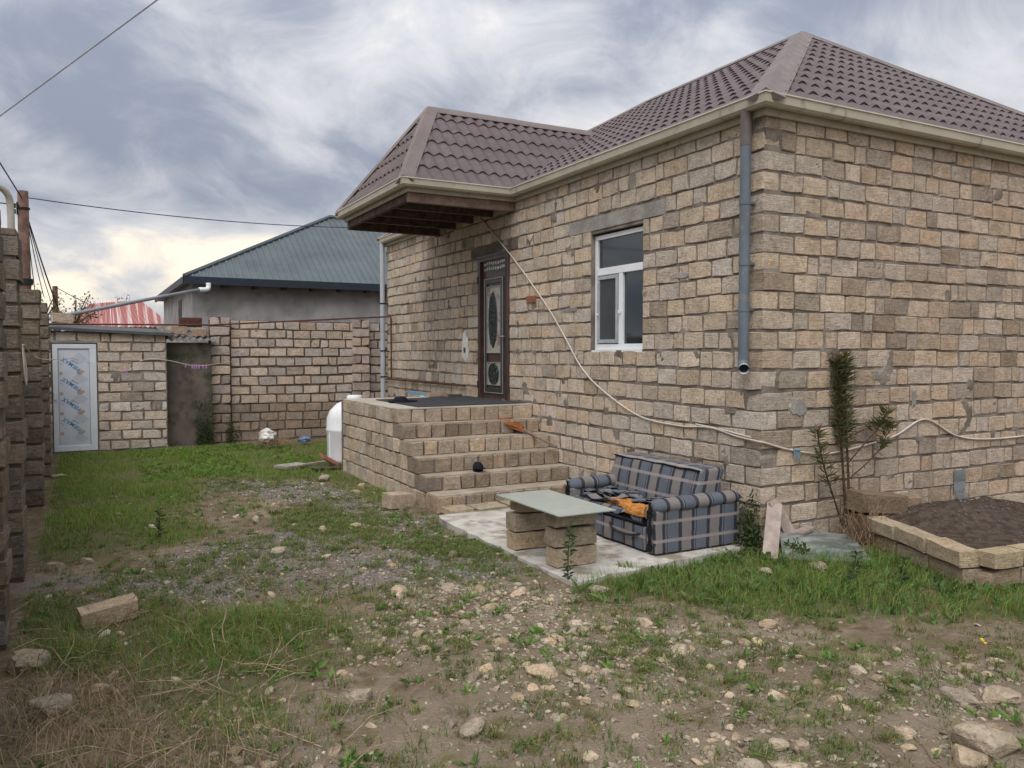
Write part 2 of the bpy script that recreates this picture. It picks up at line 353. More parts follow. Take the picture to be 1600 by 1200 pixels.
class Variants:
    def __init__(s, mat, rough, seed):
        r = random.Random(seed); s.long = []; s.half = []
        for lst, L, k in ((s.long, BL, 9), (s.half, 0.19, 5)):
            for i in range(k):
                V, F = block_geo(L, BH, BD, r, rough); me = bpy.data.meshes.new('stone_block'); me.from_pydata([tuple(q) for q in V], [], F)
                me.materials.append(mat); white_tint(me); lst.append((L, me, np.array([tuple(q) for q in V]), F))
    def pick(s, L, r): return r.choice(s.long if L > 0.28 else s.half)
VAR = {'house': Variants(M['stone'], 0.0065, 3), 'yard': Variants(M['stone'], 0.0075, 4), 'dark': Variants(M['stone_dark'], 0.009, 5), 'pale': Variants(M['stone_pale'], 0.012, 6)}
FW = Vector((math.sin(YAW) * math.cos(PITCH), math.cos(YAW) * math.cos(PITCH), -math.sin(PITCH))); RT = Vector((math.cos(YAW), -math.sin(YAW), 0)); UPV = RT.cross(FW)
def in_view_size(p, nrm, L, H):
    # apparent area of a block as the camera sees it (to choose which blocks become objects), 0 when out of the picture
    d = Vector(p) - CAM; z = d.dot(FW)
    if z < 0.3: return 0
    x = FPX * d.dot(RT) / z; y = FPX * d.dot(UPV) / z
    if abs(x) > 830 or abs(y) > 630: return 0
    return max(0.001, -d.normalized().dot(nrm)) * L * H / (z * z) * 1e6
def layout(u0, u1, courses, ch, openings, r, short=0.22, z0=0.0, gap=(0.008, 0.020), skip=0.0, first=None, lens=(0.345, 0.405)):
    out = []
    for k in range(courses):
        zc = z0 + (k + 0.5) * ch
        iv = [(u0, u1)]
        for (a, b, lo, hi) in openings:
            if zc > lo - 0.02 and zc < hi + 0.02:
                nv = []
                for (p, q) in iv:
                    if b <= p or a >= q: nv.append((p, q)); continue
                    if a - p > 0.05: nv.append((p, a))
                    if q - b > 0.05: nv.append((b, q))
                iv = nv
        for (p, q) in iv:
            u = p; start = True
            while u < q - 0.03:
                L = r.uniform(*lens)
                if r.random() < short: L = r.uniform(0.13, 0.25)
                if start: L = first[k % 2] if first else (0.40 if k % 2 else 0.20); start = False
                if q - u - L < 0.10: L = q - u
                g = r.uniform(*gap)
                if L > 0.46: L = L / 2
                if r.random() >= skip: out.append((u + g / 2, u + L - g / 2, zc + r.uniform(-.006, .006) + .012 * math.sin(u * .9 + k * .7), ch - r.uniform(*gap)))
                u += L
    return out
def tone(r, base=(1, 1, 1), spread=0.10, dark=0.10):
    f = r.gauss(1, spread); f = min(1.28, max(0.6, f))
    if r.random() < dark: f *= r.uniform(0.66, 0.85)
    wv = r.uniform(-0.05, 0.06)
    return (base[0] * f * (1 + wv), base[1] * f, base[2] * f * (1 - wv * 1.4), 1)
BLOCKS = []   # (key, blocks) gathered per thing, the largest become objects
def place_blocks(rects, frame, var, r, proud=(0.006, 0.016), tint=(1, 1, 1), depth=None, tintf=None, spread=0.075, dark=0.09, parent=None):
    """frame: (origin, u direction, rotation about z, outward normal)"""
    o, ud, rz, nrm = frame; out = []
    for (a, b, zc, h) in rects:
        L = b - a; uc = (a + b) / 2; P = Vector(o) + Vector(ud) * uc; P.z += zc; P += Vector(nrm) * r.uniform(*proud)
        t = tint if tintf is None else tuple(x * y for x, y in zip(tint, tintf(uc, zc)))
        flip = r.random() < 0.5
        bl, me, V, F = VAR[var].pick(L, r)
        out.append(dict(size=in_view_size(P, Vector(nrm), L, h), P=P, rot=(0, r.choice((0, math.pi)) + r.gauss(0, .006), rz + r.gauss(0, .012)), sc=(L / bl, (depth or BD) / BD, h / BH), me=me, V=V, F=F, col=tone(r, t, spread, dark), parent=parent))
    return out
def emit_blocks(items, parent, mat, limit=300, rest_name='stone_block_rest'):
    items.sort(key=lambda d: -d['size'])
    for d in items[:limit]:
        o = link('stone_block', d['me'], d['parent'] or parent, d['P'], d['rot'], d['sc']); o.color = d['col']
    rest = items[limit:]
    if rest:
        VV = []; FF = []; CC = []; n = 0
        from mathutils import Euler
        for d in rest:
            m = np.array(Matrix.LocRotScale(d['P'], Euler(d['rot']), Vector(d['sc']))); v = d['V'] @ m[:3, :3].T + m[:3, 3]
            VV.append(v); FF += [tuple(i + n for i in f) for f in d['F']]; CC.append(np.tile(np.array(d['col']), (len(v), 1))); n += len(v)
        me = bpy.data.meshes.new(rest_name); me.from_pydata(np.concatenate(VV).tolist(), [], FF); me.materials.append(mat)
        a = me.color_attributes.new('tint', 'FLOAT_COLOR', 'POINT'); a.data.foreach_set('color', np.concatenate(CC).ravel())
        o = link(rest_name, me, parent); tag(o, kind='stuff')
def core_wall(name, frame, u0, u1, z0, z1, openings, mat, parent, step=0.05, amp=0.005, smear=0.016, thr=0.60, seed=0, reveal=0.35, thick=0.35):
    o, ud, rz, nrm = frame; o = Vector(o); ud = Vector(ud); nrm = Vector(nrm)
    us = list(np.linspace(u0, u1, max(2, int((u1 - u0) / step)))); zs = list(np.linspace(z0, z1, max(2, int((z1 - z0) / step))))
    for (a, b, lo, hi) in openings: us += [a, b]; zs += [lo, hi]
    us = np.unique(np.round(np.clip(us, u0, u1), 4)); zs = np.unique(np.round(np.clip(zs, z0, z1), 4))
    U, Z = np.meshgrid(us, zs, indexing='ij')
    n1 = fbm(U * 9 + seed * 31, Z * 9, seed, 3) - 0.5; n2 = fbm(U * 4.3 + seed * 17, Z * 4.3 + 5, seed + 3, 4)
    D = amp * 2 * n1 + np.clip((n2 - thr) * 0.14, 0, smear)
    mb = MB(); nz = len(zs)
    mb.v = [tuple(o + ud * U[i, j] + nrm * D[i, j] + Vector((0, 0, Z[i, j]))) for i in range(len(us)) for j in range(nz)]
    sgn = ud.cross(Vector((0, 0, 1))).dot(nrm) > 0
    for i in range(len(us) - 1):
        for j in range(nz - 1):
            uc = (us[i] + us[i + 1]) / 2; zc = (zs[j] + zs[j + 1]) / 2
            if any(a < uc < b and lo < zc < hi for (a, b, lo, hi) in openings): continue
            q = (i * nz + j, (i + 1) * nz + j, (i + 1) * nz + j + 1, i * nz + j + 1)
            mb.f.append(q if sgn else q[::-1]); mb.mi.append(0); mb.uv.append(None)
    def P(u, z, d): return o + ud * u + Vector((0, 0, z)) - nrm * d
    for (a, b, lo, hi) in openings:
        for (p, q) in (((a, lo), (a, hi)), ((a, hi), (b, hi)), ((b, hi), (b, lo)), ((b, lo), (a, lo))):
            mb.quad(P(*p, -0.004), P(*q, -0.004), P(*q, reveal), P(*p, reveal))
    # ends, top, back
    for (p, q) in (((u0, z0), (u0, z1)), ((u0, z1), (u1, z1)), ((u1, z1), (u1, z0))):
        mb.quad(P(*p, 0.001), P(*q, 0.001), P(*q, thick), P(*p, thick))
    if not openings: mb.quad(P(u0, z0, thick), P(u1, z0, thick), P(u1, z1, thick), P(u0, z1, thick))
    return mb.build(name, mat, parent)
# ------------------------------------------------------------------ the ground
LUSH = [(-2.14, -0.25), (-1.65, -0.02), (-0.43, 0.1), (0.07, -0.04), (0.28, -0.5), (1.01, -0.74), (0.57, -1.75), (1.6, -1.95), (2.4, -3.2), (0.3, -2.5), (-0.59, -1.91), (-1.32, -1.38), (-1.69, -0.84), (-2.13, -0.5)]
LAWN = [(-6.2, 2.41), (-6.3, 8.68), (-6.3, 11.4), (-3.46, 11.69), (-0.5, 11.9), (-0.5, 7.0), (-2.08, 6.9), (-2.13, 4.49), (-2.3, 3.56), (-2.79, 6.46), (-4.32, 7.28), (-4.84, 4.53), (-4.47, 3.18), (-4.83, 2.74), (-5.51, 2.81), (-6.12, 2.37)]
FGL = [(-6.31, 1.74), (-5.82, 1.29), (-5.32, 0.76), (-4.68, 0.25), (-4.13, -0.42), (-4.29, -0.67), (-4.83, -0.95), (-5.14, -1.34), (-5.42, -0.64), (-5.88, -0.39), (-6.22, 0.01), (-6.32, 1.3)]
MEDA = [(-3.98, 4.07), (-2.66, 4.3), (-2.25, 1.02), (-2.33, 0.08), (-2.81, 1.09), (-3.31, 2.23)]
MEDB = [(-5.21, -0.94), (-4.68, -1.23), (-4.84, -1.88), (-5.24, -1.66)]
GRAV = [(-6.25, 2.11), (-5.44, 1.89), (-4.67, 2.65), (-3.18, 3.64), (-4.38, 6.83), (-2.94, 6.2), (-2.38, 3.21), (-2.39, 1.14), (-2.35, 0.35), (-3.45, 0.4), (-4.61, 0.64), (-5.47, 1.19), (-6.21, 1.5)]
RUB = [(-4.56, 0.19), (-3.38, 0.57), (-2.26, -0.03), (-1.42, -1.16), (-1.72, -1.78), (-2.24, -2.01), (-3.16, -1.63), (-4.15, -0.99)]
BOT = [(-5.09, -1.01), (-3.1, -1.55), (-0.67, -2.85), (-2.04, -4.4), (-5.37, -2.4)]
DRY = [(-6.32, -0.3), (-5.62, -0.53), (-5.16, -1.07), (-4.99, -2.4), (-6.3, -2.0)]
DRY2 = [(-4.25, 1.15), (-3.6, 0.58), (-4.22, -0.7), (-4.51, -0.55)]
def inside(poly, x, y, wob=0.22, seed=1):
    x = x + (fbm(x * 2.1, y * 2.1, seed, 4) - 0.5) * wob * 4; y = y + (fbm(x * 2.1 + 9, y * 2.1 + 4, seed + 5, 4) - 0.5) * wob * 4
    r = np.zeros(x.shape, bool); n = len(poly)
    for i in range(n):
        x0, y0 = poly[i]; x1, y1 = poly[(i + 1) % n]
        c = ((y0 > y) != (y1 > y)) & (x < (x1 - x0) * (y - y0) / (y1 - y0 + 1e-12) + x0); r ^= c
    return r
def covered(x, y):
    # under the house, the steps, the slab, walls
    a = (x > -0.02) & (y > -0.02); b = (x > -2.14) & (y > 2.72) & (y < 6.95); c = (x > -2.26) & (y > np.where(x > -1.75, 0.03, -0.14)) & (y < 3) & (x < -0.28 )
    d = (y > 11.35); e = (x < -6.15) ; f = (x > 0.62) & (y > -1.75) & (x > 0.62 + (y + 1.7) * 0.37)
    return a | b | c | d | e | f
def ground_h(x, y):
    h = (fbm(x * 0.9, y * 0.9, 40, 4) - 0.5) * 0.07 + (fbm(x * 5, y * 5, 44, 3) - 0.5) * 0.025
    return h - 0.02
def build_ground():
    xs = np.unique(np.concatenate([[-900, -300, -100, -40, -20, -12, -9], np.arange(-7.5, 2.5, 0.045), np.arange(2.5, 9, 0.3), [12, 20, 40, 100, 300, 900]]))
    ys = np.unique(np.concatenate([[-900, -300, -100, -40, -20, -12, -8], np.arange(-6.2, 3, 0.045), np.arange(3, 12.2, 0.08), np.arange(12.2, 20, 0.6), [25, 40, 100, 300, 900]]))
    X, Y = np.meshgrid(xs, ys, indexing='ij'); Z = ground_h(X, Y)
    Z = Z - np.where((X > 0.1) & (Y > 0.1), 0.1, 0)
    v = np.stack([X, Y, Z], -1).reshape(-1, 3); nx, ny = X.shape
    I = np.arange(nx * ny).reshape(nx, ny); f = np.stack([I[:-1, :-1], I[1:, :-1], I[1:, 1:], I[:-1, 1:]], -1).reshape(-1, 4)
    me = bpy.data.meshes.new('ground'); me.from_pydata(v.tolist(), [], f.tolist())
    x, y = X.ravel() + nrng.normal(0, .12, X.size), Y.ravel() + nrng.normal(0, .12, X.size)
    grav = inside(GRAV, x, y, 0.16, 2).astype(float); rub = (inside(RUB, x, y, 0.25, 3) | inside(BOT, x, y, 0.2, 4)).astype(float)
    gr = (inside(LUSH, x, y, 0.1) | inside(LAWN, x, y, 0.18) | inside(FGL, x, y, 0.2)).astype(float)
    a = me.color_attributes.new('zone', 'FLOAT_COLOR', 'POINT'); a.data.foreach_set('color', np.stack([grav, rub, gr, np.ones_like(x)], -1).ravel())
    g = NG('yard_ground'); p = g.pos(); at = g.n('ShaderNodeAttribute', attribute_name='zone'); sp = g.n('ShaderNodeSeparateColor'); g.l(at.outputs['Color'], sp.inputs[0])
    n1 = g.noise(p, 1.7, 6, 0.62); n2 = g.noise(p, 11, 6, 0.68); n3 = g.noise(p, 70, 4, 0.7)
    col = g.mix(g.ramp(n1, 0.35, 0.65), (0.205, 0.158, 0.115), (0.315, 0.258, 0.195))
    col = g.mix(g.ramp(n2, 0.45, 0.65, 0, 0.7), col, (0.135, 0.096, 0.064))
    col = g.mix(g.ramp(g.noise(p, 3.1, 5, 0.6), 0.50, 0.64, 0, 0.55), col, (0.155, 0.14, 0.055))
    gv = g.mix(g.ramp(n3, 0.40, 0.62), (0.15, 0.132, 0.118), (0.31, 0.285, 0.262))
    sub = g.mix(g.ramp(n3, 0.40, 0.62), (0.24, 0.195, 0.15), (0.40, 0.345, 0.28))
    gz = g.mix(g.ramp(n2, 0.4, 0.6), (0.09, 0.10, 0.04), (0.145, 0.13, 0.07))
    col = g.mix(g.math('MULTIPLY', sp.outputs[0], g.ramp(n1, 0.38, 0.58, 0.15, 0.95)), col, gv)
    col = g.mix(g.math('MULTIPLY', sp.outputs[1], g.ramp(n2, 0.42, 0.64, 0.0, 0.85)), col, sub)
    col = g.mix(g.math('MULTIPLY', sp.outputs[2], 0.75), col, gz)
    g.bump(g.math('ADD', g.math('MULTIPLY', n2, 1.5), n3), 0.03, 0.9)
    me.materials.append(g.done(col, 0.97, 0.08)); me.polygons.foreach_set('use_smooth', [True] * len(me.polygons))
    o = link('ground', me); tag(o, 'uneven dirt ground of the yard', kind='structure')
build_ground()
# ------------------------------------------------------------------ the house
LF = ((0, 0, 0), (0, 1, 0), R(-90), (-1, 0, 0)); RF = ((0, 0, 0), (1, 0, 0), 0.0, (0, -1, 0))
HOUSE = empty('stone_house', (0, 0, 0), 'house of tan limestone blocks with maroon metal tile roof and porch canopy', 'house')
WIN = (1.86, 2.93, 1.91, 3.385); DOOR = (5.15, 6.25, 1.08, 3.43)
CH = 0.19
def house_walls():
    r = random.Random(21)
    wl_ = core_wall('wall', LF, 0, 10.72, -0.1, 4.28, [WIN, DOOR], M['mortar'], HOUSE, 0.04, 0.005, 0.016, 0.645, 1)
    wr_ = core_wall('wall', RF, 0, 8.5, -0.1, 4.28, [], M['mortar'], HOUSE, 0.04, 0.005, 0.016, 0.655, 2)
    MB().box((8.1, 0.36, -0.1), (8.5, 10.72, 4.28)).build('wall', M['mortar'], HOUSE)
    MB().box((0.36, 10.32, -0.1), (8.09, 10.72, 4.28)).build('wall', M['mortar'], HOUSE)
    MB().box((0.5, 0.5, 4.05), (8.0, 10.2, 4.1)).build('ceiling', M['mortar_dark'], HOUSE)
    MB().box((0.9, 0.5, 0.0), (0.95, 10.2, 4.04)).build('inner_wall', M['mortar_dark'], HOUSE)
    items = []
    for side in (0, 1):
        op = [WIN, DOOR, (1.46, 3.46, 3.46, 3.58), (4.88, 6.5, 3.46, 3.60)] if side == 0 else []
        rects = layout(0, 10.70 if side == 0 else 8.5, 22, CH, op, r, 0.20 if side == 0 else 0.27, first=(0.40, 0.20) if side == 0 else (0.20, 0.40), lens=(0.27, 0.40) if side == 0 else (0.31, 0.41))
        keep = []
        for q in rects:
            k = int(q[2] / CH)
            if q[0] < 0.02:
                if k % 2 == (1 if side == 0 else 0): continue
                q = (-0.012, q[1], q[2], q[3])
            keep.append(q)
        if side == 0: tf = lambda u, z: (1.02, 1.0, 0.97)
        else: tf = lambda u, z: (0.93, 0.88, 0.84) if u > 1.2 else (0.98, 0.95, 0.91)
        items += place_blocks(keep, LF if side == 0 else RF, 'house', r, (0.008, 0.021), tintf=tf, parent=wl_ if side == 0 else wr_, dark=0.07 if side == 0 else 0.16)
    emit_blocks(items, HOUSE, M['stone'])
    MB().box((-0.012, 1.46, 3.425), (0.1, 3.46, 3.595)).build('lintel', M['concrete'], HOUSE, bevel=0.004)
    MB().box((-0.010, 4.88, 3.435), (0.1, 6.5, 3.60)).build('lintel', M['mortar_dark'], HOUSE, bevel=0.004)
    # smeared cement patches with a thickness of their own
    for (fr, u, z, a, b) in ((RF, 0.47, 1.35, 0.13, 0.10), (RF, 2.25, 1.38, 0.04, 0.10), (LF, 1.2, 2.72, 0.16, 0.035), (LF, 3.4, 2.45, 0.2, 0.03)):
        mb = MB(); n = 14; o, ud, _, nr = fr; c = Vector(o) + Vector(ud) * u + Vector((0, 0, z)); ring = []; ring2 = []
        for k in range(n):
            an = 2 * math.pi * k / n; rr = r.uniform(0.7, 1.15); sq = 1 / max(abs(math.cos(an)), abs(math.sin(an))) ** 0.6
            q = c + Vector(ud) * (a * rr * sq * math.cos(an)) + Vector((0, 0, b * rr * sq * math.sin(an)))
            ring.append(q + Vector(nr) * 0.012); ring2.append(c + (q - c) * 0.85 + Vector(nr) * 0.026)
        for k in range(n):
            j = (k + 1) % n; mb.quad(ring[k], ring[j], ring2[j], ring2[k])
        mb.quad(*ring2); mb.build('cement_patch', M['concrete'], HOUSE)
house_walls()
def roof_patch(name, poly, parent, mat, pitch=0.19, row=0.385, A=0.024, B=0.024):
    P = [Vector(p) for p in poly]; e = (P[1] - P[0]).normalized(); n = e.cross(P[2] - P[1]).normalized()
    if n.z < 0: n = -n
    s = n.cross(e).normalized()
    if s.z < 0: s = -s
    uu = [(p - P[0]).dot(e) for p in P]; vv = [(p - P[0]).dot(s) for p in P]
    us = np.arange(min(uu) - pitch, max(uu) + pitch, pitch / 8); vs = []; hs = []
    k = 0
    while k * row < max(vv) + row:
        for f, h in ((0.0, 1.0), (0.10, 1.0), (0.5, 0.55), (0.995, 0.0)): vs.append((k + f) * row); hs.append(h)
        k += 1
    vs = np.array(vs); hs = np.array(hs)
    U, V = np.meshgrid(us, vs, indexing='ij'); c = 0.5 + 0.5 * np.cos(2 * np.pi * U / pitch); Hh = A * c ** 0.8 + B * hs[None, :] * (0.45 + 0.55 * c) + 0.004 + (fbm(U * 2.2, V * 2.2, 31, 3) - .5) * .014
    # the lower lip of each row dips forward under the crests
    Vv = V - np.where(np.isclose(hs[None, :], 1.0), 0.028 * (1 - c), 0)
    pts = np.array(P[0]) + U[..., None] * np.array(e) + Vv[..., None] * np.array(s) + Hh[..., None] * np.array(n)
    nu, nv = U.shape; I = np.arange(nu * nv).reshape(nu, nv); F = np.stack([I[:-1, :-1], I[1:, :-1], I[1:, 1:], I[:-1, 1:]], -1).reshape(-1, 4)
    me = bpy.data.meshes.new(name); me.from_pydata(pts.reshape(-1, 3).tolist(), [], F.tolist())
    bm = bmesh.new(); bm.from_mesh(me); cen = sum(P, Vector()) / len(P)
    for i in range(len(P)):
        a, b = P[i], P[(i + 1) % len(P)]; pn = (b - a).cross(n).normalized()
        if (cen - a).dot(pn) > 0: pn = -pn
        if i == 0: a = a - s * 0.03
        bmesh.ops.bisect_plane(bm, geom=bm.verts[:] + bm.edges[:] + bm.faces[:], plane_co=a, plane_no=pn, clear_outer=True)
    bm.to_mesh(me); bm.free(); me.materials.append(mat); me.polygons.foreach_set('use_smooth', [True] * len(me.polygons)); me.set_sharp_from_angle(angle=R(35))
    o = link(name, me, parent)
    # the underside sheet
    return o, n
def cap_strip(a, b, n1, n2, parent, wdt=0.15, lift=0.055, seg=1.9):
    a = Vector(a); b = Vector(b); t = (b - a).normalized(); L = (b - a).length
    d1 = t.cross(n1).normalized(); d2 = t.cross(n2).normalized()
    mid = (n1 + n2).normalized()
    if d1.dot(mid) > 0: d1 = -d1
    if d2.dot(mid) > 0: d2 = -d2
    k = max(1, round(L / seg)); mb = MB()
    for i in range(k):
        p = a + t * (L * i / k); q = a + t * (L * (i + 1) / k + (0.05 if i < k - 1 else 0))
        def sec(p, z): return [p + d1 * wdt + n1 * (0.032 + z), p + d1 * wdt + n1 * (lift - .008 + z), p + d1 * 0.035 + n1 * (lift + z), p + mid * (lift + 0.02 + z), p + d2 * 0.035 + n2 * (lift + z), p + d2 * wdt + n2 * (lift - .008 + z), p + d2 * wdt + n2 * (0.032 + z)]
        s0 = sec(p, 0.0); s1 = sec(q, 0.007)
        for j in range(6): mb.quad(s0[j], s0[j + 1], s1[j + 1], s1[j])
        mb.quad(*s0); mb.quad(*s1[::-1])
        for f in (0.15, 0.5, 0.85):
            for dd, nn in ((d1, n1), (d2, n2)):
                c = p + (q - p) * f + dd * (wdt - 0.02) + nn * (lift - 0.004); mb.tube([c, c + nn * 0.008], 0.007, 6)
    return mb.build('ridge_cap', M['ridge'], parent)
EZ = 4.258; A1 = (4.24, 3.43, 6.82); A2 = (4.24, 7.2, 6.82)
E0, E1, E2, E3 = (-0.14, 10.84, EZ), (-0.14, -0.14, EZ), (8.64, -0.14, EZ), (8.64, 10.84, EZ)
roofL, nL = roof_patch('roof', [E0, E1, A1, A2], HOUSE, M['roof'])
roofF, nF = roof_patch('roof', [E1, E2, A1], HOUSE, M['roof'])
nR = Vector((0.5, 0, 0.86)).normalized(); nB = Vector((0, 0.58, 0.81)).normalized()
mb = MB(); mb.quad(E2, E3, A2, A1); mb.quad(E3, E0, A2); mb.build('roof', M['roof'], HOUSE)
cap_strip(E1, A1, nL, nF, roofL, 0.17); cap_strip(E2, A1, nR, nF, roofF, 0.13); cap_strip(A1, A2, nL, nR, roofL, 0.13); cap_strip(A2, E0, nL, nB, roofL, 0.13)
CZ = 5.75; C0, C1, CA, CB = (-1.82, 4.83, EZ), (-1.82, 8.04, EZ), (-0.78, 6.435, CZ), (2.40, 6.435, CZ)
canF, nCF = roof_patch('canopy_roof', [C0, (-0.16, 4.83, EZ), CB, CA], HOUSE, M['roof'])
canK, nCK = roof_patch('canopy_roof', [(-0.16, 8.04, EZ), C1, CA, CB], HOUSE, M['roof'])
canO, nCO = roof_patch('canopy_roof', [C1, C0, CA], HOUSE, M['roof'])
cap_strip(C0, CA, nCO, nCF, canF, 0.13); cap_strip(C1, CA, nCO, nCK, canO, 0.10); cap_strip(CA, (2.32, 6.435, CZ), nCF, nCK, canF, 0.11)
def offset_path(path, o):
    out = []; n = len(path)
    for i, p in enumerate(path):
        p = Vector(p); ns = []
        for a, b in ((i - 1, i), (i, i + 1)):
            if a < 0 or b >= n: continue
            d = (Vector(path[b]) - Vector(path[a])).normalized(); ns.append(Vector((-d.y, d.x)))
        if len(ns) == 1: out.append(p + ns[0] * o)
        else:
            m = (ns[0] + ns[1]); out.append(p + m * (o / (1 + ns[0].dot(ns[1]))))
    return out
def sweep(name, path, prof, mat, parent, closed=True):
    cols = [[(q.x, q.y, z) for q in offset_path(path, o)] for (o, z) in prof]; mb = MB(); m = len(prof)
    for j in range(m if closed else m - 1):
        a = cols[j]; b = cols[(j + 1) % m]
        for i in range(len(path) - 1): mb.quad(a[i], a[i + 1], b[i + 1], b[i])
    mb.quad(*[c[0] for c in cols]); mb.quad(*[c[-1] for c in cols][::-1])
    return mb.build(name, mat, parent)
EP = [(8.56, -0.06), (-0.06, -0.06), (-0.06, 4.91), (-1.74, 4.91), (-1.74, 7.96), (-0.06, 7.96), (-0.06, 10.76)]
GP = [(0.004, 4.285), (0.004, 4.20), (0.03, 4.178), (0.085, 4.178), (0.112, 4.20), (0.122, 4.272), (0.134, 4.278), (0.132, 4.292), (0.112, 4.29), (0.102, 4.212), (0.08, 4.192), (0.035, 4.192), (0.014, 4.21), (0.014, 4.285)]
for seg in (EP,):
    sweep('gutter', seg, GP, M['gutter'], HOUSE)
    sweep('fascia', seg, [(-0.03, 4.285), (-0.03, 4.12), (-0.008, 4.12), (-0.002, 4.135), (0.0, 4.285)], M['fascia'], HOUSE)
    sweep('soffit', [EP[0], EP[1], EP[2]], [(-0.06, 4.16), (-0.035, 4.16), (-0.035, 4.15), (-0.06, 4.15)], M['fascia'], HOUSE)
# gutter joint straps
for (x, y, ax) in ((-0.06, 0.42, 'y'), (-0.06, 4.62, 'y'), (0.9, -0.06, 'x'), (3.1, -0.06, 'x')):
    mb = MB()
    pr = [(0.004, 4.196), (0.03, 4.172), (0.087, 4.172), (0.117, 4.196), (0.128, 4.268)]
    for (o0, z0), (o1, z1) in zip(pr[:-1], pr[1:]):
        if ax == 'y': mb.quad((x - o0, y - .012, z0), (x - o0, y + .012, z0), (x - o1, y + .012, z1), (x - o1, y - .012, z1))
        else: mb.quad((x - .012, y - o0, z0), (x + .012, y - o0, z0), (x + .012, y - o1, z1), (x - .012, y - o1, z1))
    mb.build('gutter_strap', M['fascia'], HOUSE)
# canopy timber
for i, y in enumerate((5.0, 5.72, 6.44, 7.16, 7.86)):
    MB().box((-1.70, y - 0.045, 3.985 + (0.0 if i in (0, 4) else 0.03)), (-0.02, y + 0.045, 4.135)).build('canopy_beam', M['wood_beam'] if i == 0 else M['wood_dark'], HOUSE, bevel=0.006)
for j in range(9): MB().box((-1.71 + j * 0.188, 4.95, 4.142), (-1.71 + j * 0.188 + 0.176, 7.92, 4.162)).build('soffit_board', M['wood_dark'], HOUSE)
MB().box((-1.69, 4.96, 4.02), (-1.62, 7.90, 4.14)).build('canopy_beam', M['wood_dark'], HOUSE, bevel=0.005)
# downpipes
mb = MB(); mb.tube([(-0.115, 0.13, 4.19), (-0.115, 0.13, 1.83)], 0.051, 16)
dp = mb.build('downpipe', M['pipe_grey'], HOUSE, smooth=False)
mb = MB(); mb.tube([(-0.115, 0.13, 4.2), (-0.115, 0.13, 3.86)], 0.0535, 16); mb.build('downpipe_sleeve', plain('brownish_pipe', (0.12, 0.105, 0.10), 0.5, 0.4), dp)
for z in (3.3, 2.72, 2.28):
    mb = MB(); mb.tube([(-0.115, 0.13, z), (-0.115, 0.13, z + .05)], 0.056, 16); mb.box((-0.115, 0.1, z + 0.01), (0.02, 0.16, z + 0.035)); mb.build('pipe_bracket', M['pipe_grey'], dp)
mb = MB(); mb.tube(smooth_path([(-0.115, 0.13, 1.86), (-0.118, 0.126, 1.79), (-0.15, 0.09, 1.745), (-0.185, 0.05, 1.73)], 4), 0.054, 16, cap=False)
mb.build('outlet_elbow', M['pipe_grey'], dp, smooth=True)
mb = MB(); mb.tube([(-0.16, 0.078, 1.742), (-0.198, 0.036, 1.727)], 0.050, 16, cap=False); mb.build('outlet_lip', M['white'], dp)
mb = MB(); mb.tube([(-0.13, 10.66, 4.2), (-0.13, 10.66, 0.1)], 0.05, 12); dp2 = mb.build('downpipe', M['pipe_light'], HOUSE)
for z in (2.9, 1.9, 1.35):
    mb = MB(); mb.tube([(-0.13, 10.66, z), (-0.13, 10.66, z + .03)], 0.055, 12); mb.box((-0.13, 10.64, z), (0.0, 10.68, z + .025)); mb.build('pipe_bracket', M['black'], dp2)
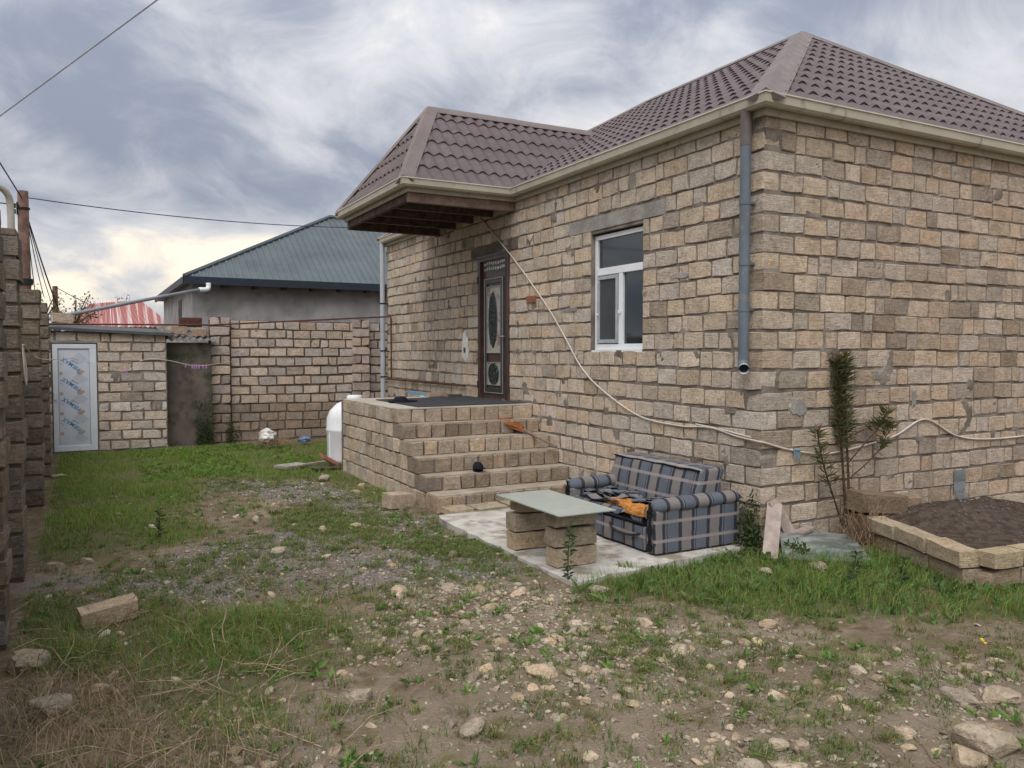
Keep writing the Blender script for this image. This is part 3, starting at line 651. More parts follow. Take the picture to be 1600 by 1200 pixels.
# ---- window
def build_window():
    y0, y1, z0, z1 = 1.865, 2.925, 1.915, 3.36; x = 0.05
    W = MB()
    fw = 0.055; ym = 2.37; zt = 2.90
    W.box((x, y0, z0), (x + .06, y1, z0 + .075)); W.box((x, y0, z1 - fw), (x + .06, y1, z1)); W.box((x + .001, y0, z0 + .075), (x + .059, y0 + fw, z1 - fw)); W.box((x + .001, y1 - fw, z0 + .075), (x + .059, y1, z1 - fw))
    win = W.build('window', M['white'], HOUSE, bevel=0.004)
    MB().box((x - .004, y0 + fw, zt - .045), (x + .056, y1 - fw, zt + .045)).build('transom', M['white'], win, bevel=0.004)
    MB().box((x - .002, ym - .04, z0 + .075), (x + .054, ym + .04, zt - .046)).build('mullion', M['white'], win, bevel=0.004)
    MB().box((x + .03, y0 + fw, zt + .046), (x + .036, y1 - fw, z1 - fw)).build('pane', M['glass'], win)
    MB().box((x + .03, y0 + fw, z0 + .076), (x + .036, ym - .041, zt - .046)).build('pane', M['glass'], win)
    a, b, c, d = ym + .041, y1 - fw, z0 + .076, zt - .046
    MB().box((x + .03, a, c), (x + .036, b, d)).build('pane', M['glass'], win)
    s = MB(); t = .045
    g = plain('grey_sash', (0.34, 0.37, 0.40), 0.45, 0.4)
    s.box((x - .012, a + .01, c + .01), (x + .02, b - .01, c + .01 + t)); s.box((x - .012, a + .01, d - .01 - t), (x + .02, b - .01, d - .01)); s.box((x - .011, a + .01, c + .01 + t), (x + .019, a + .01 + t, d - .01 - t)); s.box((x - .011, b - .01 - t, c + .01 + t), (x + .019, b - .01, d - .01 - t))
    s.build('screen_frame', g, win, bevel=0.003)
    MB().box((x + .003, a + .05, c + .05), (x + .007, b - .05, d - .05)).build('insect_screen', M['screen'], win)
    MB().box((x - .03, ym - .015, 2.36), (x - .012, ym + .015, 2.40)).build('handle', M['white'], win, bevel=.003)
    MB().tube([(x - .012, b - .02, 2.36), (x - .03, b - .02, 2.36)], .014, 8).build('hinge', M['white'], win)
    MB().box((-0.008, y0 + .005, z0 - .028), (x - .001, y1 - .005, z0 - .003)).build('sill', M['white'], win, bevel=.004)
    r = random.Random(4); fl = MB(); y = y0 + .02
    while y < y1 - .05:
        l = r.uniform(.03, .14); fl.box((x + .005, y, z1 + .002), (x + .05, y + l, z1 + r.uniform(.012, .022))); y += l + r.uniform(0, .1)
    fl.build('foam_filler', M['black'], win)['kind'] = 'stuff'
    fan = smooth_path([(x + .026, 1.96, 2.0), (x + .026, 2.07, 2.28), (x + .026, 1.93, 2.33)], 6)
build_window()
# ---- door
def build_door():
    y0, y1, z0, z1 = 5.16, 6.24, 1.12, 3.425
    f = MB(); t = 0.10
    f.box((-0.022, y0, z0), (0.10, y0 + t, z1)); f.box((-0.022, y1 - t, z0), (0.10, y1, z1)); f.box((-0.020, y0 + t, z1 - .08), (0.098, y1 - t, z1))
    door = f.build('door', M['door_brown'], HOUSE, bevel=.006)
    for a in (y0 + t - .02, y1 - t): MB().box((-0.03, a, z0), (-0.0205, a + .02, z1 - .08)).build('frame_bead', M['door_dark'], door)
    MB().box((-0.035, y0 - .005, z1 - .02), (-0.0215, y1 + .005, z1 + .012)).build('frame_head', M['door_dark'], door)
    MB().box((0.02, y0 + t + .004, z0 + .02), (0.07, y1 - t - .004, z1 - .085)).build('leaf', M['door_brown'], door)
    MB().box((-0.03, y0 + .02, z0 - .02), (0.12, y1 - .02, z0 + .018)).build('threshold', M['fascia'], door)
    def rect_mould(a, b, c, d, w, x, mat, name):
        m = MB(); m.box((x, a, c), (x + .02, b, c + w)); m.box((x, a, d - w), (x + .02, b, d)); m.box((x + .001, a, c + w), (x + .019, a + w, d - w)); m.box((x + .001, b - w, c + w), (x + .019, b, d - w)); m.build(name, mat, door, bevel=.003)
    rect_mould(5.39, 6.03, 1.235, 3.06, .012, -0.008, M['door_edge'], 'moulding_line'); rect_mould(5.402, 6.018, 1.247, 3.048, .07, 0.002, M['door_dark'], 'moulding')
    for (c, d) in ((1.87, 2.93), (1.36, 1.73)):
        rect_mould(5.475, 5.945, c, d, .012, -0.004, M['door_edge'], 'moulding_line')
        MB().box((0.008, 5.487, c + .012), (0.019, 5.933, d - .012)).build('glass_panel', M['frost'], door)
    # fretwork over the leaf
    r = random.Random(8); fr = MB()
    for row in range(2):
        for k in range(10):
            y = 5.33 + k * .078; z = 3.185 + row * .085
            pts = [(0.012, y + .03 * math.cos(q * .9 + k) * (1 - q / 9), z + .03 + .028 * math.sin(q * .9 + k) * (1 - q / 9)) for q in range(8)]
            fr.tube(pts, .008, 5)
    fr.build('fretwork', plain('silver_fret', (0.55, 0.55, 0.52), .5, .4), door)['kind'] = 'stuff'
    MB().box((0.014, 5.31, 3.17), (0.0195, 6.10, 3.345)).build('fret_panel', M['door_dark'], door)
    def iron(cy, cz, ry, rz, n, bulge):
        plate = MB(); pts = []
        for k in range(24):
            an = 2 * math.pi * k / 24; rr = 1 + bulge * math.cos(4 * an)
            pts.append((0.003, cy + ry * rr * math.cos(an), cz + rz * rr * math.sin(an)))
        plate.quad(*pts); plate.quad(*[(0.0075, p[1], p[2]) for p in pts][::-1])
        for k in range(24): j = (k + 1) % 24; plate.quad(pts[k], pts[j], (0.0075, *pts[j][1:]), (0.0075, *pts[k][1:]))
        plate.build('grille_backing', M['door_dark'], door)
        g = MB()
        for k in range(n):
            z = cz + rz * (2 * (k + .5) / n - 1) * .95; wy = ry * math.sqrt(max(0, 1 - ((z - cz) / rz) ** 2))
            for s in (-1, 1):
                c0 = cy + s * wy * .5; ph = r.uniform(0, 6)
                g.tube([(-0.004 - .006 * (q % 2), c0 + s * wy * .48 * math.cos(q * .75 + ph) * (1 - q / 13), z + rz / n * 1.5 * math.sin(q * .75 + ph) * (1 - q / 13)) for q in range(11)], .006, 5)
        for s in (-1, 1): g.tube([(-.002, cy + s * ry * math.sqrt(max(0, 1 - q * q)), cz + rz * q) for q in np.linspace(-1, 1, 13)], .008, 5)
        g.build('iron_grille', M['iron'], door)
    iron(5.73, 2.40, .135, .42, 11, 0.08); iron(5.71, 1.545, .175, .165, 4, -0.04)
    h = MB(); h.tube([(0.02, 5.33, 2.13), (-0.035, 5.33, 2.13), (-0.045, 5.37, 2.13), (-0.04, 5.45, 2.125)], .011, 8); h.build('handle', M['door_edge'], door, smooth=True)
    MB().box((0.008, 5.305, 1.98), (0.022, 5.355, 2.22)).build('handle_plate', M['black'], door)
    MB().box((-0.03, 6.215, 1.3), (-0.018, 6.25, 1.42)).build('hinge', M['black'], door); MB().box((-0.03, 6.215, 3.0), (-0.018, 6.25, 3.12)).build('hinge', M['black'], door)
build_door()
# plaster patch with socket beside the door, call box, cable
mb = MB(); r = random.Random(5); ring = []; ring2 = []
for k in range(20):
    an = 2 * math.pi * k / 20; rr = r.uniform(.8, 1.15); ring.append(Vector((-.012, 6.745 + .14 * rr * math.cos(an), 1.90 + .19 * rr * math.sin(an) * (1.75 if 0.9 < an < 2.2 else 1)))); ring2.append(Vector((-.024, 6.745 + .11 * rr * math.cos(an), 1.90 + .15 * rr * math.sin(an) * (1.75 if 0.9 < an < 2.2 else 1))))
for k in range(20): j = (k + 1) % 20; mb.quad(ring[k], ring[j], ring2[j], ring2[k])
mb.quad(*ring2)
pl_ = mb.build('plaster_patch', plain('white_plaster', (0.66, 0.66, 0.64), .9, .1), HOUSE)
MB().box((-.03, 6.70, 1.87), (-.02, 6.78, 1.97)).build('socket_box', M['concrete'], pl_)
for y in (6.722, 6.758): MB().box((-.0335, y - .010, 1.885), (-.0305, y + .010, 1.955)).build('socket_hole', M['black'], pl_)
cb = MB().box((-.035, 4.33, 2.60), (.01, 4.58, 2.70)).build('call_box', M['terracotta'], None, bevel=.004); tag(cb, 'small red clay box fixed to the house wall between door and window', 'box')
cab = [(-.03, 6.1, 4.044), (-.03, 5.046, 3.335), (-.03, 4.094, 2.609), (-.03, 3.581, 2.149), (-.03, 3.106, 1.682), (-.03, 2.596, 1.396), (-.03, 1.877, 1.143), (-.03, 1.192, 1.086), (-.03, .685, 1.107), (-.03, .315, 1.055), (-.034, .014, 1.03), (.019, -.034, 1.017), (.364, -.032, .929), (.862, -.032, .861), (1.438, -.03, .913), (1.946, -.03, .996), (2.427, -.03, 1.149), (2.945, -.03, .954), (3.427, -.03, .878), (4.327, -.03, .871), (5.4, -.03, .95)]
mb = MB(); mb.tube(smooth_path(cab, 8), .0105, 6)
o = mb.build('power_cable', M['cable'], smooth=True); tag(o, 'white cable draped along both house walls from canopy round the corner', 'cable')
mb = MB(); mb.tube([(-.028, .9, 1.125), (-.028, .5, 1.10), (-.036, .1, 1.06)], .010, 6); mb.build('cable_splice', M['cable'], o)
mb = MB()
for k in range(4): mb.tube(smooth_path([(.40 + k * .018, -.05, .935), (.39 + k * .024, -.058, .90 - .01 * k), (.395 + k * .02, -.05, .84 - .02 * (k % 2))], 4), .006, 5)
mb.tube([(.39, -.05, .93), (.47, -.05, .925)], .018, 6); o2 = mb.build('cord_tie', plain('blue_cord', (.17, .25, .30), .8), o)
r_ = MB(); r_.quad((3.04, -.03, .50), (3.13, -.03, .50), (3.13, -.03, .22), (3.04, -.03, .22))
# ------------------------------------------------------------------ entrance steps and landing
def row(u0, u1, zc, h, lo, hi, r, gap=(.005, .016)):
    out = []; u = u0
    while u < u1 - .04:
        L = r.uniform(lo, hi)
        if u1 - u - L < lo * .6: L = u1 - u
        g = r.uniform(*gap); out.append((u + g / 2, u + L - g / 2, zc, h - r.uniform(*gap) * .4)); u += L
    return out
M['tread'] = mortar_mat('worn_lightened_tread', (0.31, 0.265, 0.21), (0.43, 0.375, 0.31))
STEPS = empty('entrance_steps', (-1.05, 3.0, 0), 'flight of rough limestone block steps with landing at the brown door', 'steps')
def build_steps():
    r = random.Random(33); T = [(1.125, 4.40), (.935, 4.22), (.745, 3.92), (.555, 3.66), (.36, 3.40), (.175, 3.05), (-.04, 3.05)]
    X0 = -2.1; items = []; core = MB()
    for k in range(6):
        zt, yf = T[k]; zb = T[k + 1][0]
        core.box((X0 + .03, yf + .03, zb - .02), (-.02, 6.88, zt - .02))
    core.build('mortar_core', M['mortar'], STEPS)
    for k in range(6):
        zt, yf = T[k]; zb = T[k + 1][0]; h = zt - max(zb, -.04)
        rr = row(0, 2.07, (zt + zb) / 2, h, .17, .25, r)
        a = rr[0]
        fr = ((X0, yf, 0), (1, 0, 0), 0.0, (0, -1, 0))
        dk = (.66, .62, .57) if k in (1, 3, 4, 5) else (.84, .80, .75)  # risers tinted darker, their shade against the pale treads put into the colour
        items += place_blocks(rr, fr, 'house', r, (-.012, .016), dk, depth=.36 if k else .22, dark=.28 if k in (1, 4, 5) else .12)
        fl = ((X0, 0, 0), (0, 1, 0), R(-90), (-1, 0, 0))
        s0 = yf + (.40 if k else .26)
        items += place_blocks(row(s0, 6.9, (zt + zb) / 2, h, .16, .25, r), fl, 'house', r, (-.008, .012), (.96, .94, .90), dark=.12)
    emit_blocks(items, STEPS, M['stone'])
    # treads: thin worn screed, painted paler so step tops look lit above darker risers
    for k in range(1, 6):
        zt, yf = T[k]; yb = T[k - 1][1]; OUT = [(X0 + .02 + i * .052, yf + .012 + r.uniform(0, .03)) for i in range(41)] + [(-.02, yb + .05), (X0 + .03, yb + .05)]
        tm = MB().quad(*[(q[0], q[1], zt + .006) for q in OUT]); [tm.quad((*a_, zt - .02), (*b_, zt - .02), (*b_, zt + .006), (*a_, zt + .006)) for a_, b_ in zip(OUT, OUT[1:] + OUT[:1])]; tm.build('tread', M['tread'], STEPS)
    MB().box((X0 + .01, 4.41, 1.118), (-.012, 6.9, 1.142)).build('landing_screed', plain('landing_cement', (.40, .37, .32), .95, .1, var=.15, scale=3, bump=.004, bscale=40), STEPS, bevel=.006)
    MB().box((X0 - .005, 6.9, -.05), (-.3, 6.96, 1.10)).build('end_render', M['mortar'], STEPS)
    fr = ((X0 + .04, 2.74, 0), (1, 0, 0), 0.0, (0, -1, 0))
    for q in place_blocks(row(0, 1.6, .03, .07, .26, .44, r), fr, 'pale', r, (-.02, .02), (.8, .77, .72), depth=.33): 
        o = link('footing_stone', q['me'], STEPS, q['P'], q['rot'], q['sc']); o.color = q['col']
build_steps()
# concrete slab in front of the steps
def rough_outline(P, seed, step=.12, amp=.022):
    g = random.Random(seed); out = []
    for i in range(len(P)):
        a, b = Vector(P[i]), Vector(P[(i + 1) % len(P)]); n = max(1, int((b - a).length / step))
        for k in range(n): q = a.lerp(b, k / n); out.append((q.x + g.gauss(0, amp) * .6, q.y + g.gauss(0, amp) * .6))
    return out
mb = MB(); top = [(-2.26, 2.5), (-2.2, 2.76), (-.02, 2.76), (-.02, .02), (-.35, -.02), (-1.2, -.10), (-2.0, -.22), (-2.3, -.24), (-2.29, 1.0)]
top = rough_outline(top, 4)
mb.quad(*[(x, y, .028) for x, y in top][::-1])
for i in range(len(top)): a, b = top[i], top[(i + 1) % len(top)]; mb.quad((*a, .028), (*b, .028), (*b, -.08), (*a, -.08))
o = mb.build('patio_slab', M['slab']); tag(o, 'pale concrete slab in front of the steps', None, None, 'structure')
# things on the landing and steps
def sheet(name, pts, z, th, mat, amp=.01, n=14):
    # a thin cloth-like sheet over a quad of corner points with gentle waves
    a, b, c, d = [Vector((*p, 0)) for p in pts]; mb = MB(); G = {}
    for i in range(n + 1):
        for j in range(n + 1):
            u, v = i / n, j / n; p = (a * (1 - u) + b * u) * (1 - v) + (d * (1 - u) + c * u) * v
            G[i, j] = Vector((p.x, p.y, z + th + amp * float(fbm(p.x * 3.1, p.y * 3.1, 77, 3))))
    for i in range(n):
        for j in range(n): mb.quad(G[i, j], G[i + 1, j], G[i + 1, j + 1], G[i, j + 1])
    for i in range(n):
        for (p, q) in ((G[i, 0], G[i + 1, 0]), (G[i + 1, n], G[i, n]), (G[0, i + 1], G[0, i]), (G[n, i], G[n, i + 1])): mb.quad(p, (p.x, p.y, z), (q.x, q.y, z), q)
    return mb.build(name, mat, smooth=False)
o = sheet('door_mat', [(-1.78, 4.46), (-.06, 4.52), (-.08, 6.55), (-1.75, 6.3)], 1.143, .006, M['mat']); tag(o, 'large charcoal carpet spread over the landing before the door', 'carpet')
def lathe(prof, c, seg=18, sx=1, sy=1):
    mb = MB(); n0 = 0
    for (r_, z) in prof:
        for k in range(seg):
            an = 2 * math.pi * k / seg; mb.v.append((c[0] + r_ * sx * math.cos(an), c[1] + r_ * sy * math.sin(an), c[2] + z))
    for i in range(len(prof) - 1):
        for k in range(seg): j = (k + 1) % seg; mb.f.append((i * seg + k, i * seg + j, (i + 1) * seg + j, (i + 1) * seg + k)); mb.mi.append(0); mb.uv.append(None)
    return mb
hat = empty('hat', (-1.62, 5.55, 1.152), 'black brimmed hat lying on the charcoal carpet', 'hat')
lathe([(.001, .085), (.05, .082), (.085, .06), (.10, .03), (.105, .012)], (-1.62, 5.55, 1.152), 18, 1.1, .95).build('crown', M['fabric_black'], hat, smooth=True)
lathe([(.10, .016), (.15, .010), (.19, .016), (.195, .022), (.19, .004), (.10, .002)], (-1.60, 5.52, 1.152), 18, 1.15, .9).build('brim', M['fabric_black'], hat, smooth=True)
cap = empty('cap', (-1.33, 3.52, .366), 'small dark navy cap left on a lower step', 'cap')
lathe([(.001, .125), (.035, .12), (.062, .09), (.07, .05), (.066, .012), (.05, .001)], (-1.33, 3.52, .366), 14).build('crown', M['fabric_black'], cap, smooth=True)
mb = MB(); pts = [(-1.33 + .085 * math.cos(a), 3.52 - .02 + .10 * math.sin(a), .366 + .055) for a in np.linspace(R(190), R(350), 9)]
mb.quad(*pts); mb.quad(*[(p[0], p[1], p[2] - .008) for p in pts][::-1])
for a_, b_ in zip(pts[:-1], pts[1:]): mb.quad(a_, b_, (b_[0], b_[1], b_[2] - .008), (a_[0], a_[1], a_[2] - .008))
mb.build('peak', M['fabric_black'], cap)
o = MB().box((-.36, 6.98, 1.10), (-.30, 8.6, 1.16)).build('board', M['bluepaint'], bevel=.004); tag(o, 'pale blue painted board lying behind the landing by the downpipe', 'board')
o.location.z = 0
def loose_block(P, size, rot, var, label, name='stone_block', group=None, col=(1, 1, 1, 1), seed=0):
    r = random.Random(seed); V, F = block_geo(size[0], size[2], size[1], r, .008); V = [Vector((v.x, v.y - size[1] / 2, v.z)) for v in V]
    # round the back rim too so that the block reads from every side
    me = bpy.data.meshes.new(name); me.from_pydata([tuple(v) for v in V], [], F); me.materials.append(M[var]); white_tint(me)
    bm = bmesh.new(); bm.from_mesh(me); bmesh.ops.bevel(bm, geom=[e for e in bm.edges if all(abs(v.co.y - size[1] / 2) < 1e-4 for v in e.verts)], offset=.012, segments=1, affect='EDGES'); bm.to_mesh(me); bm.free()
    o = link(name, me, None, P, rot); o.color = col
    if label: tag(o, label, 'stone block', group)
    return o
loose_block((-.55, 6.72, 1.19), (.36, .12, .09), (0, 0, .1), 'stone', 'flat piece of limestone lying on the landing against the wall', seed=1, col=(.8, .76, .7, 1))
o = MB().box((-.42, 6.46, 1.152), (-.2, 6.58, 1.19)).build('stone_scrap', M['mortar_dark'], bevel=.006); tag(o, 'dark flat stone scrap on the landing beside the door', 'stone')
o = MB().box((-.80, 6.76, 1.146), (-.75, 6.86, 1.16)).build('plaster_scrap', M['white'], bevel=.003); tag(o, 'small white scrap lying on the landing by the wall', 'scrap')
loose_block((-2.36, 3.66, .07), (.34, .24, .19), (0, .03, .2), 'stone', 'mossy limestone block set in the ground beside the steps', seed=2, col=(.85, .8, .72, 1))
# broom on the steps
br = empty('broom', (-.3, 3.9, .76), 'orange straw whisk broom lying head up on the steps', 'broom')
hA, hB = Vector((-.16, 3.52, .62)), Vector((-.36, 4.02, .80)); tip = Vector((-.55, 4.45, .98))
mb = MB(); mb.tube([hA, hA.lerp(hB, .5), hB], [.016, .02, .026], 8); mb.build('handle', M['broom_handle'], br)
mb = MB(); r = random.Random(3); d = (tip - hB).normalized(); sx = d.cross(Vector((0, 0, 1))).normalized(); sz = sx.cross(d)
for k in range(170):
    a = r.uniform(-1, 1); b = r.uniform(-1, 1); p0 = hB + sx * a * .024 + sz * b * .02
    p2 = hB + d * r.uniform(.30, .46) + sx * a * .17 + sz * (b * .05 - .02)
    p1 = p0.lerp(p2, .5) + sz * .015
    mb.tube([p0, p1, p2], [.0035, .003, .0018], 3, cap=False)
mb.build('bristles', M['broom'], br)
mb = MB(); mb.tube([hB - d * .03, hB + d * .03], .03, 8); mb.tube([hB + d * .06, hB + d * .075], .042, 8); mb.build('binding', M['broom_handle'], br)
# ------------------------------------------------------------------ glass-topped stone table
for nm, y, lab in (('front', .27, 'near stone pier of three stacked blocks under the glass sheet'), ('rear', .97, 'far stone pier of three stacked blocks under the glass sheet')):
    pr = empty('stone_pier', (-2.0, y, .03), lab, 'pier', 'stone piers under the glass'); r = random.Random(len(nm))
    z = .028
    for k in range(3):
        h = (.172, .175, .158)[k]; L = r.uniform(.40, .44); bl = loose_block((-2.0 + r.uniform(-.02, .02), y, z + h / 2), (L, .20, h - .004), (0, r.uniform(-.01, .01), r.uniform(-.05, .05)), 'stone', None, seed=40 + k + len(nm) * 5, col=tone(r, (.84, .78, .68), .06, 0))
        bl.parent = pr; bl.matrix_parent_inverse = wmat(pr).inverted(); z += h
o = MB().box((-2.33, -.08, .535), (-1.76, 1.05, .547)).build('glass_sheet', M['table_glass'], bevel=.002); tag(o, 'pale green glass sheet laid flat on two stone piers', 'glass sheet')
# ------------------------------------------------------------------ sofa
def build_sofa():
    so = empty('sofa', (-.7, .85, .03), 'worn blue plaid two-seat sofa with torn seat and orange foam', 'sofa')
    def rbox(name, a, b, bev, mat='plaid', top_in=(0, 0), shear=0.0, uvs=(0, 0), seg=3, puff=0.0):
        # rounded upholstered box with UVs in metres by face direction
        bm = bmesh.new(); bmesh.ops.create_cube(bm, size=1)
        for v in bm.verts:
            f = [0, 0, 0]
            for i in range(3): f[i] = a[i] + (b[i] - a[i]) * (v.co[i] + .5)
            v.co = f
        bmesh.ops.bevel(bm, geom=list(bm.edges), offset=bev, segments=seg, affect='EDGES', profile=.6)
        bmesh.ops.subdivide_edges(bm, edges=[e for e in bm.edges if e.calc_length() > .12], cuts=5, use_grid_fill=True)
        uvl = bm.loops.layers.uv.new('UVMap')
        for f in bm.faces:
            n = f.normal
            for l in f.loops:
                c = l.vert.co
                if abs(n.x) > max(abs(n.y), abs(n.z)): q = (c.y, c.z)
                elif abs(n.y) > abs(n.z): q = (c.x, c.z)
                else: q = (c.y, -c.x * .98)
                l[uvl].uv = (q[0] + uvs[0], q[1] + uvs[1])
        cx = [(a[i] + b[i]) / 2 for i in range(3)]
        for v in bm.verts:
            t = (v.co.z - a[2]) / (b[2] - a[2])
            nz = (float(fbm(v.co.x * 6 + v.co.y * 5, v.co.z * 7 + v.co.y * 2, 9, 3)) - .5) * .04
            v.co.x += shear * t + nz
            if puff:
                e = [1 - abs((v.co[i] - cx[i]) / (b[i] - a[i]) * 2) ** 2 for i in range(3)]
                v.co += v.normal * puff * max(0, e[0] * e[1] + e[1] * e[2] + e[0] * e[2]) * .6
        me = bpy.data.meshes.new(name); bm.normal_update(); bm.to_mesh(me); bm.free(); me.materials.append(M[mat]); me.polygons.foreach_set('use_smooth', [True] * len(me.polygons))
        return link(name, me, so)
    y0, y1 = .10, 1.64
    rbox('base', (-1.17, y0 + .12, .045), (-.2, y1 - .12, .33), .02, 'fabric_black')
    fp = rbox('front_panel', (-1.20, y0 + .15, .05), (-1.15, y1 - .15, .27), .012, uvs=(.06, -.02))
    mb = MB(); mb.tube(smooth_path([(-1.20, .30, .205), (-1.235, .40, .175), (-1.24, .58, .165), (-1.235, .72, .185), (-1.20, .80, .215)], 5), [.012] * 21, 6); h = mb.build('handle', M['black'], fp, smooth=True); h.scale = (1, 1, 1)
    mb = MB(); mb.tube([(-1.206, .26, .30), (-1.206, 1.48, .30)], .014, 6); mb.build('front_rail', M['fabric_black'], so)
    rbox('side_panel', (-1.19, y0, .04), (-.16, y0 + .13, .44), .018, uvs=(.02, .0))
    rbox('side_panel', (-1.19, y1 - .13, .04), (-.16, y1, .44), .018)
    # rolled arms
    for y, yy in ((y0 + .065, 0), (y1 - .065, 1)):
        mb = MB(); n = 22; seg = 18; pts = []
        for i in range(n + 1):
            t = i / n; x = -1.19 + t * 1.04; rr = .074 + .010 * math.sin(t * math.pi) + .004 * math.sin(t * 23); rr *= (.6 + .4 * min(1, t / .05)) * (.7 + .3 * min(1, (1 - t) / .06))
            pts.append([(x, y + rr * math.cos(q) * 1.05, .468 + rr * math.sin(q) * .88 + .015 * t) for q in [2 * math.pi * k / seg for k in range(seg)]])
        for i in range(n):
            for k in range(seg):
                j = (k + 1) % seg; u0_, u1_ = i / n * 1.04, (i + 1) / n * 1.04
                mb.quad(pts[i][k], pts[i + 1][k], pts[i + 1][j], pts[i][j], uv=((u0_, .08), (u1_, .08), (u1_, .12), (u0_, .12)))
        mb.quad(*pts[0], uv=None); mb.quad(*pts[-1][::-1])
        me = mb.mesh('arm', M['plaid']); bm = bmesh.new(); bm.from_mesh(me); bmesh.ops.remove_doubles(bm, verts=bm.verts, dist=1e-5); bm.to_mesh(me); bm.free(); me.polygons.foreach_set('use_smooth', [True] * len(me.polygons))
        arm = link('arm', me, so)
        # torn front edge: bare dark board and a rag of lining
        tr = MB(); r = random.Random(6 + yy); zz = np.linspace(.06, .52, 12)
        for k in range(11):
            a_ = -1.203 - r.uniform(0, .012); wv = .035 + .02 * math.sin(k * 1.7)
            tr.quad((a_, y - wv, zz[k]), (a_, y + wv * .9, zz[k]), (-1.203 - r.uniform(0, .012), y + .03 + .02 * math.sin((k + 1) * 1.7), zz[k + 1]), (-1.203 - r.uniform(0, .012), y - .035 - .02 * math.sin((k + 1) * 1.7) * .5, zz[k + 1]))
        tr.build('torn_edge', M['fabric_black'], arm)
        t2 = MB(); t2.tube(smooth_path([(-1.206, y + .05, .47), (-1.218, y + .055, .42), (-1.21, y + .045, .36)], 4), [.010, .012, .012, .012, .011, .010, .009, .008, .004], 5)
        t2.build('lining_rag', plain('pale_lining%d' % yy, (.20, .125, .09), .9, .1), arm)
    # backrest: thick, leaning back
    bk = rbox('backrest', (-.66, y0 + .10, .36), (-.36, y1 - .03, .77), .035, shear=.10, puff=.02, uvs=(.05, .045))
    pp = MB()
    for x_, z_ in ((-.578, .752),): pp.tube([(x_, y0 + .115 + k * .138, z_ + .006 * math.sin(k * 2.1)) for k in range(11)], .009, 6)
    pp.build('piping', M['fabric_black'], bk)
    # seat: black lining, ragged foam and strips of the old cover
    def lump(name, cx, cy, rx, ry, z, hgt, mat, seed, parent):
        r = random.Random(seed); mb = MB(); n = 16; rings = []
        for (f, hh) in ((1.0, 0), (.97, .6), (.85, .95), (.5, 1.0)):
            ring = []
            for k in range(n):
                an = 2 * math.pi * k / n; rr = f * (1 + .32 * (float(fbm(2 * math.cos(an) + seed, 2 * math.sin(an), seed, 3)) - .5) * 2)
                ring.append((cx + rx * rr * math.cos(an), cy + ry * rr * math.sin(an), z + hgt * hh + (r.uniform(-.008, .008) if hh else 0)))
            rings.append(ring)
        for i in range(3):
            for k in range(n): j = (k + 1) % n; mb.quad(rings[i][k], rings[i][j], rings[i + 1][j], rings[i + 1][k])
        mb.quad(*rings[3]); return mb.build(name, M[mat] if isinstance(mat, str) else mat, parent)
    seat = rbox('seat', (-1.17, y0 + .14, .325), (-.5, y1 - .14, .365), .012, 'fabric_black')
    for (cx, cy, rx, ry, hh, sd) in ((-1.08, .50, .12, .22, .05, 3), (-.98, .92, .13, .20, .04, 4), (-1.13, .36, .085, .11, .055, 5), (-.86, .52, .10, .14, .035, 8), (-1.17, .46, .05, .12, .03, 9)):
        lump('foam_lump', cx, cy, rx, ry, .362, hh, 'foam', sd, seat)
    for k, (x0_, ya, x1_, yb) in enumerate(((-1.05, 1.46, -.62, 1.40), (-.95, 1.30, -.60, .98), (-.70, 1.1, -.66, .3), (-.86, .80, -.62, .62), (-1.0, .72, -.72, .36), (-1.16, 1.40, -1.13, .80), (-.78, 1.42, -.80, .30), (-.92, .70, -.64, 1.25), (-1.10, 1.05, -.70, .90), (-1.0, 1.2, -.7, 1.5), (-.9, .32, -.6, .5))):
        r = random.Random(k); mb = MB(); a_ = Vector((x0_, ya, .40)); b_ = Vector((x1_, yb, .41)); d_ = (b_ - a_); s_ = Vector((-d_.y, d_.x, 0)).normalized(); n = 12; L = []
        for i in range(n + 1):
            t = i / n; c = a_ + d_ * t + Vector((0, 0, .016 * math.sin(t * 11 + k) + .012)); wv = .05 + .02 * math.sin(t * 9 + 2 * k)
            L.append((c - s_ * wv + Vector((0, 0, r.uniform(-.008, .008))), c + s_ * wv + Vector((0, 0, r.uniform(-.012, .012)))))
        for i in range(n):
            lo = Vector((0, 0, -.006))
            mb.quad(L[i][0], L[i + 1][0], L[i + 1][1], L[i][1], uv=((i * .04, 0), (i * .04 + .04, 0), (i * .04 + .04, .1), (i * .04, .1))); mb.quad(L[i][1] + lo, L[i + 1][1] + lo, L[i + 1][0] + lo, L[i][0] + lo)
        mb.build('torn_cover', M['plaid'], seat)
    # the cover hanging over the front edge
    mb = MB(); r = random.Random(2); n = 26
    for i in range(n):
        ya, yb = .28 + i / n * 1.2, .28 + (i + 1) / n * 1.2; da = .05 + .035 * math.sin(ya * 8) + .02 * math.sin(ya * 21); db = .05 + .035 * math.sin(yb * 8) + .02 * math.sin(yb * 21)
        mb.quad((-1.16, ya, .378), (-1.16, yb, .378), (-1.195, yb, .365), (-1.195, ya, .365), uv=((ya, 0), (yb, 0), (yb, .03), (ya, .03)))
        mb.quad((-1.195, ya, .365), (-1.195, yb, .365), (-1.205, yb, .365 - db), (-1.205, ya, .365 - da), uv=((ya, .03), (yb, .03), (yb, .1), (ya, .1)))
    mb.build('hanging_cover', M['plaid'], seat)
    for (x, y) in ((-1.12, .2), (-1.12, 1.54), (-.25, .2), (-.25, 1.54)): MB().box((x - .03, y - .03, .028), (x + .03, y + .03, .05)).build('foot', M['black'], so)
build_sofa()
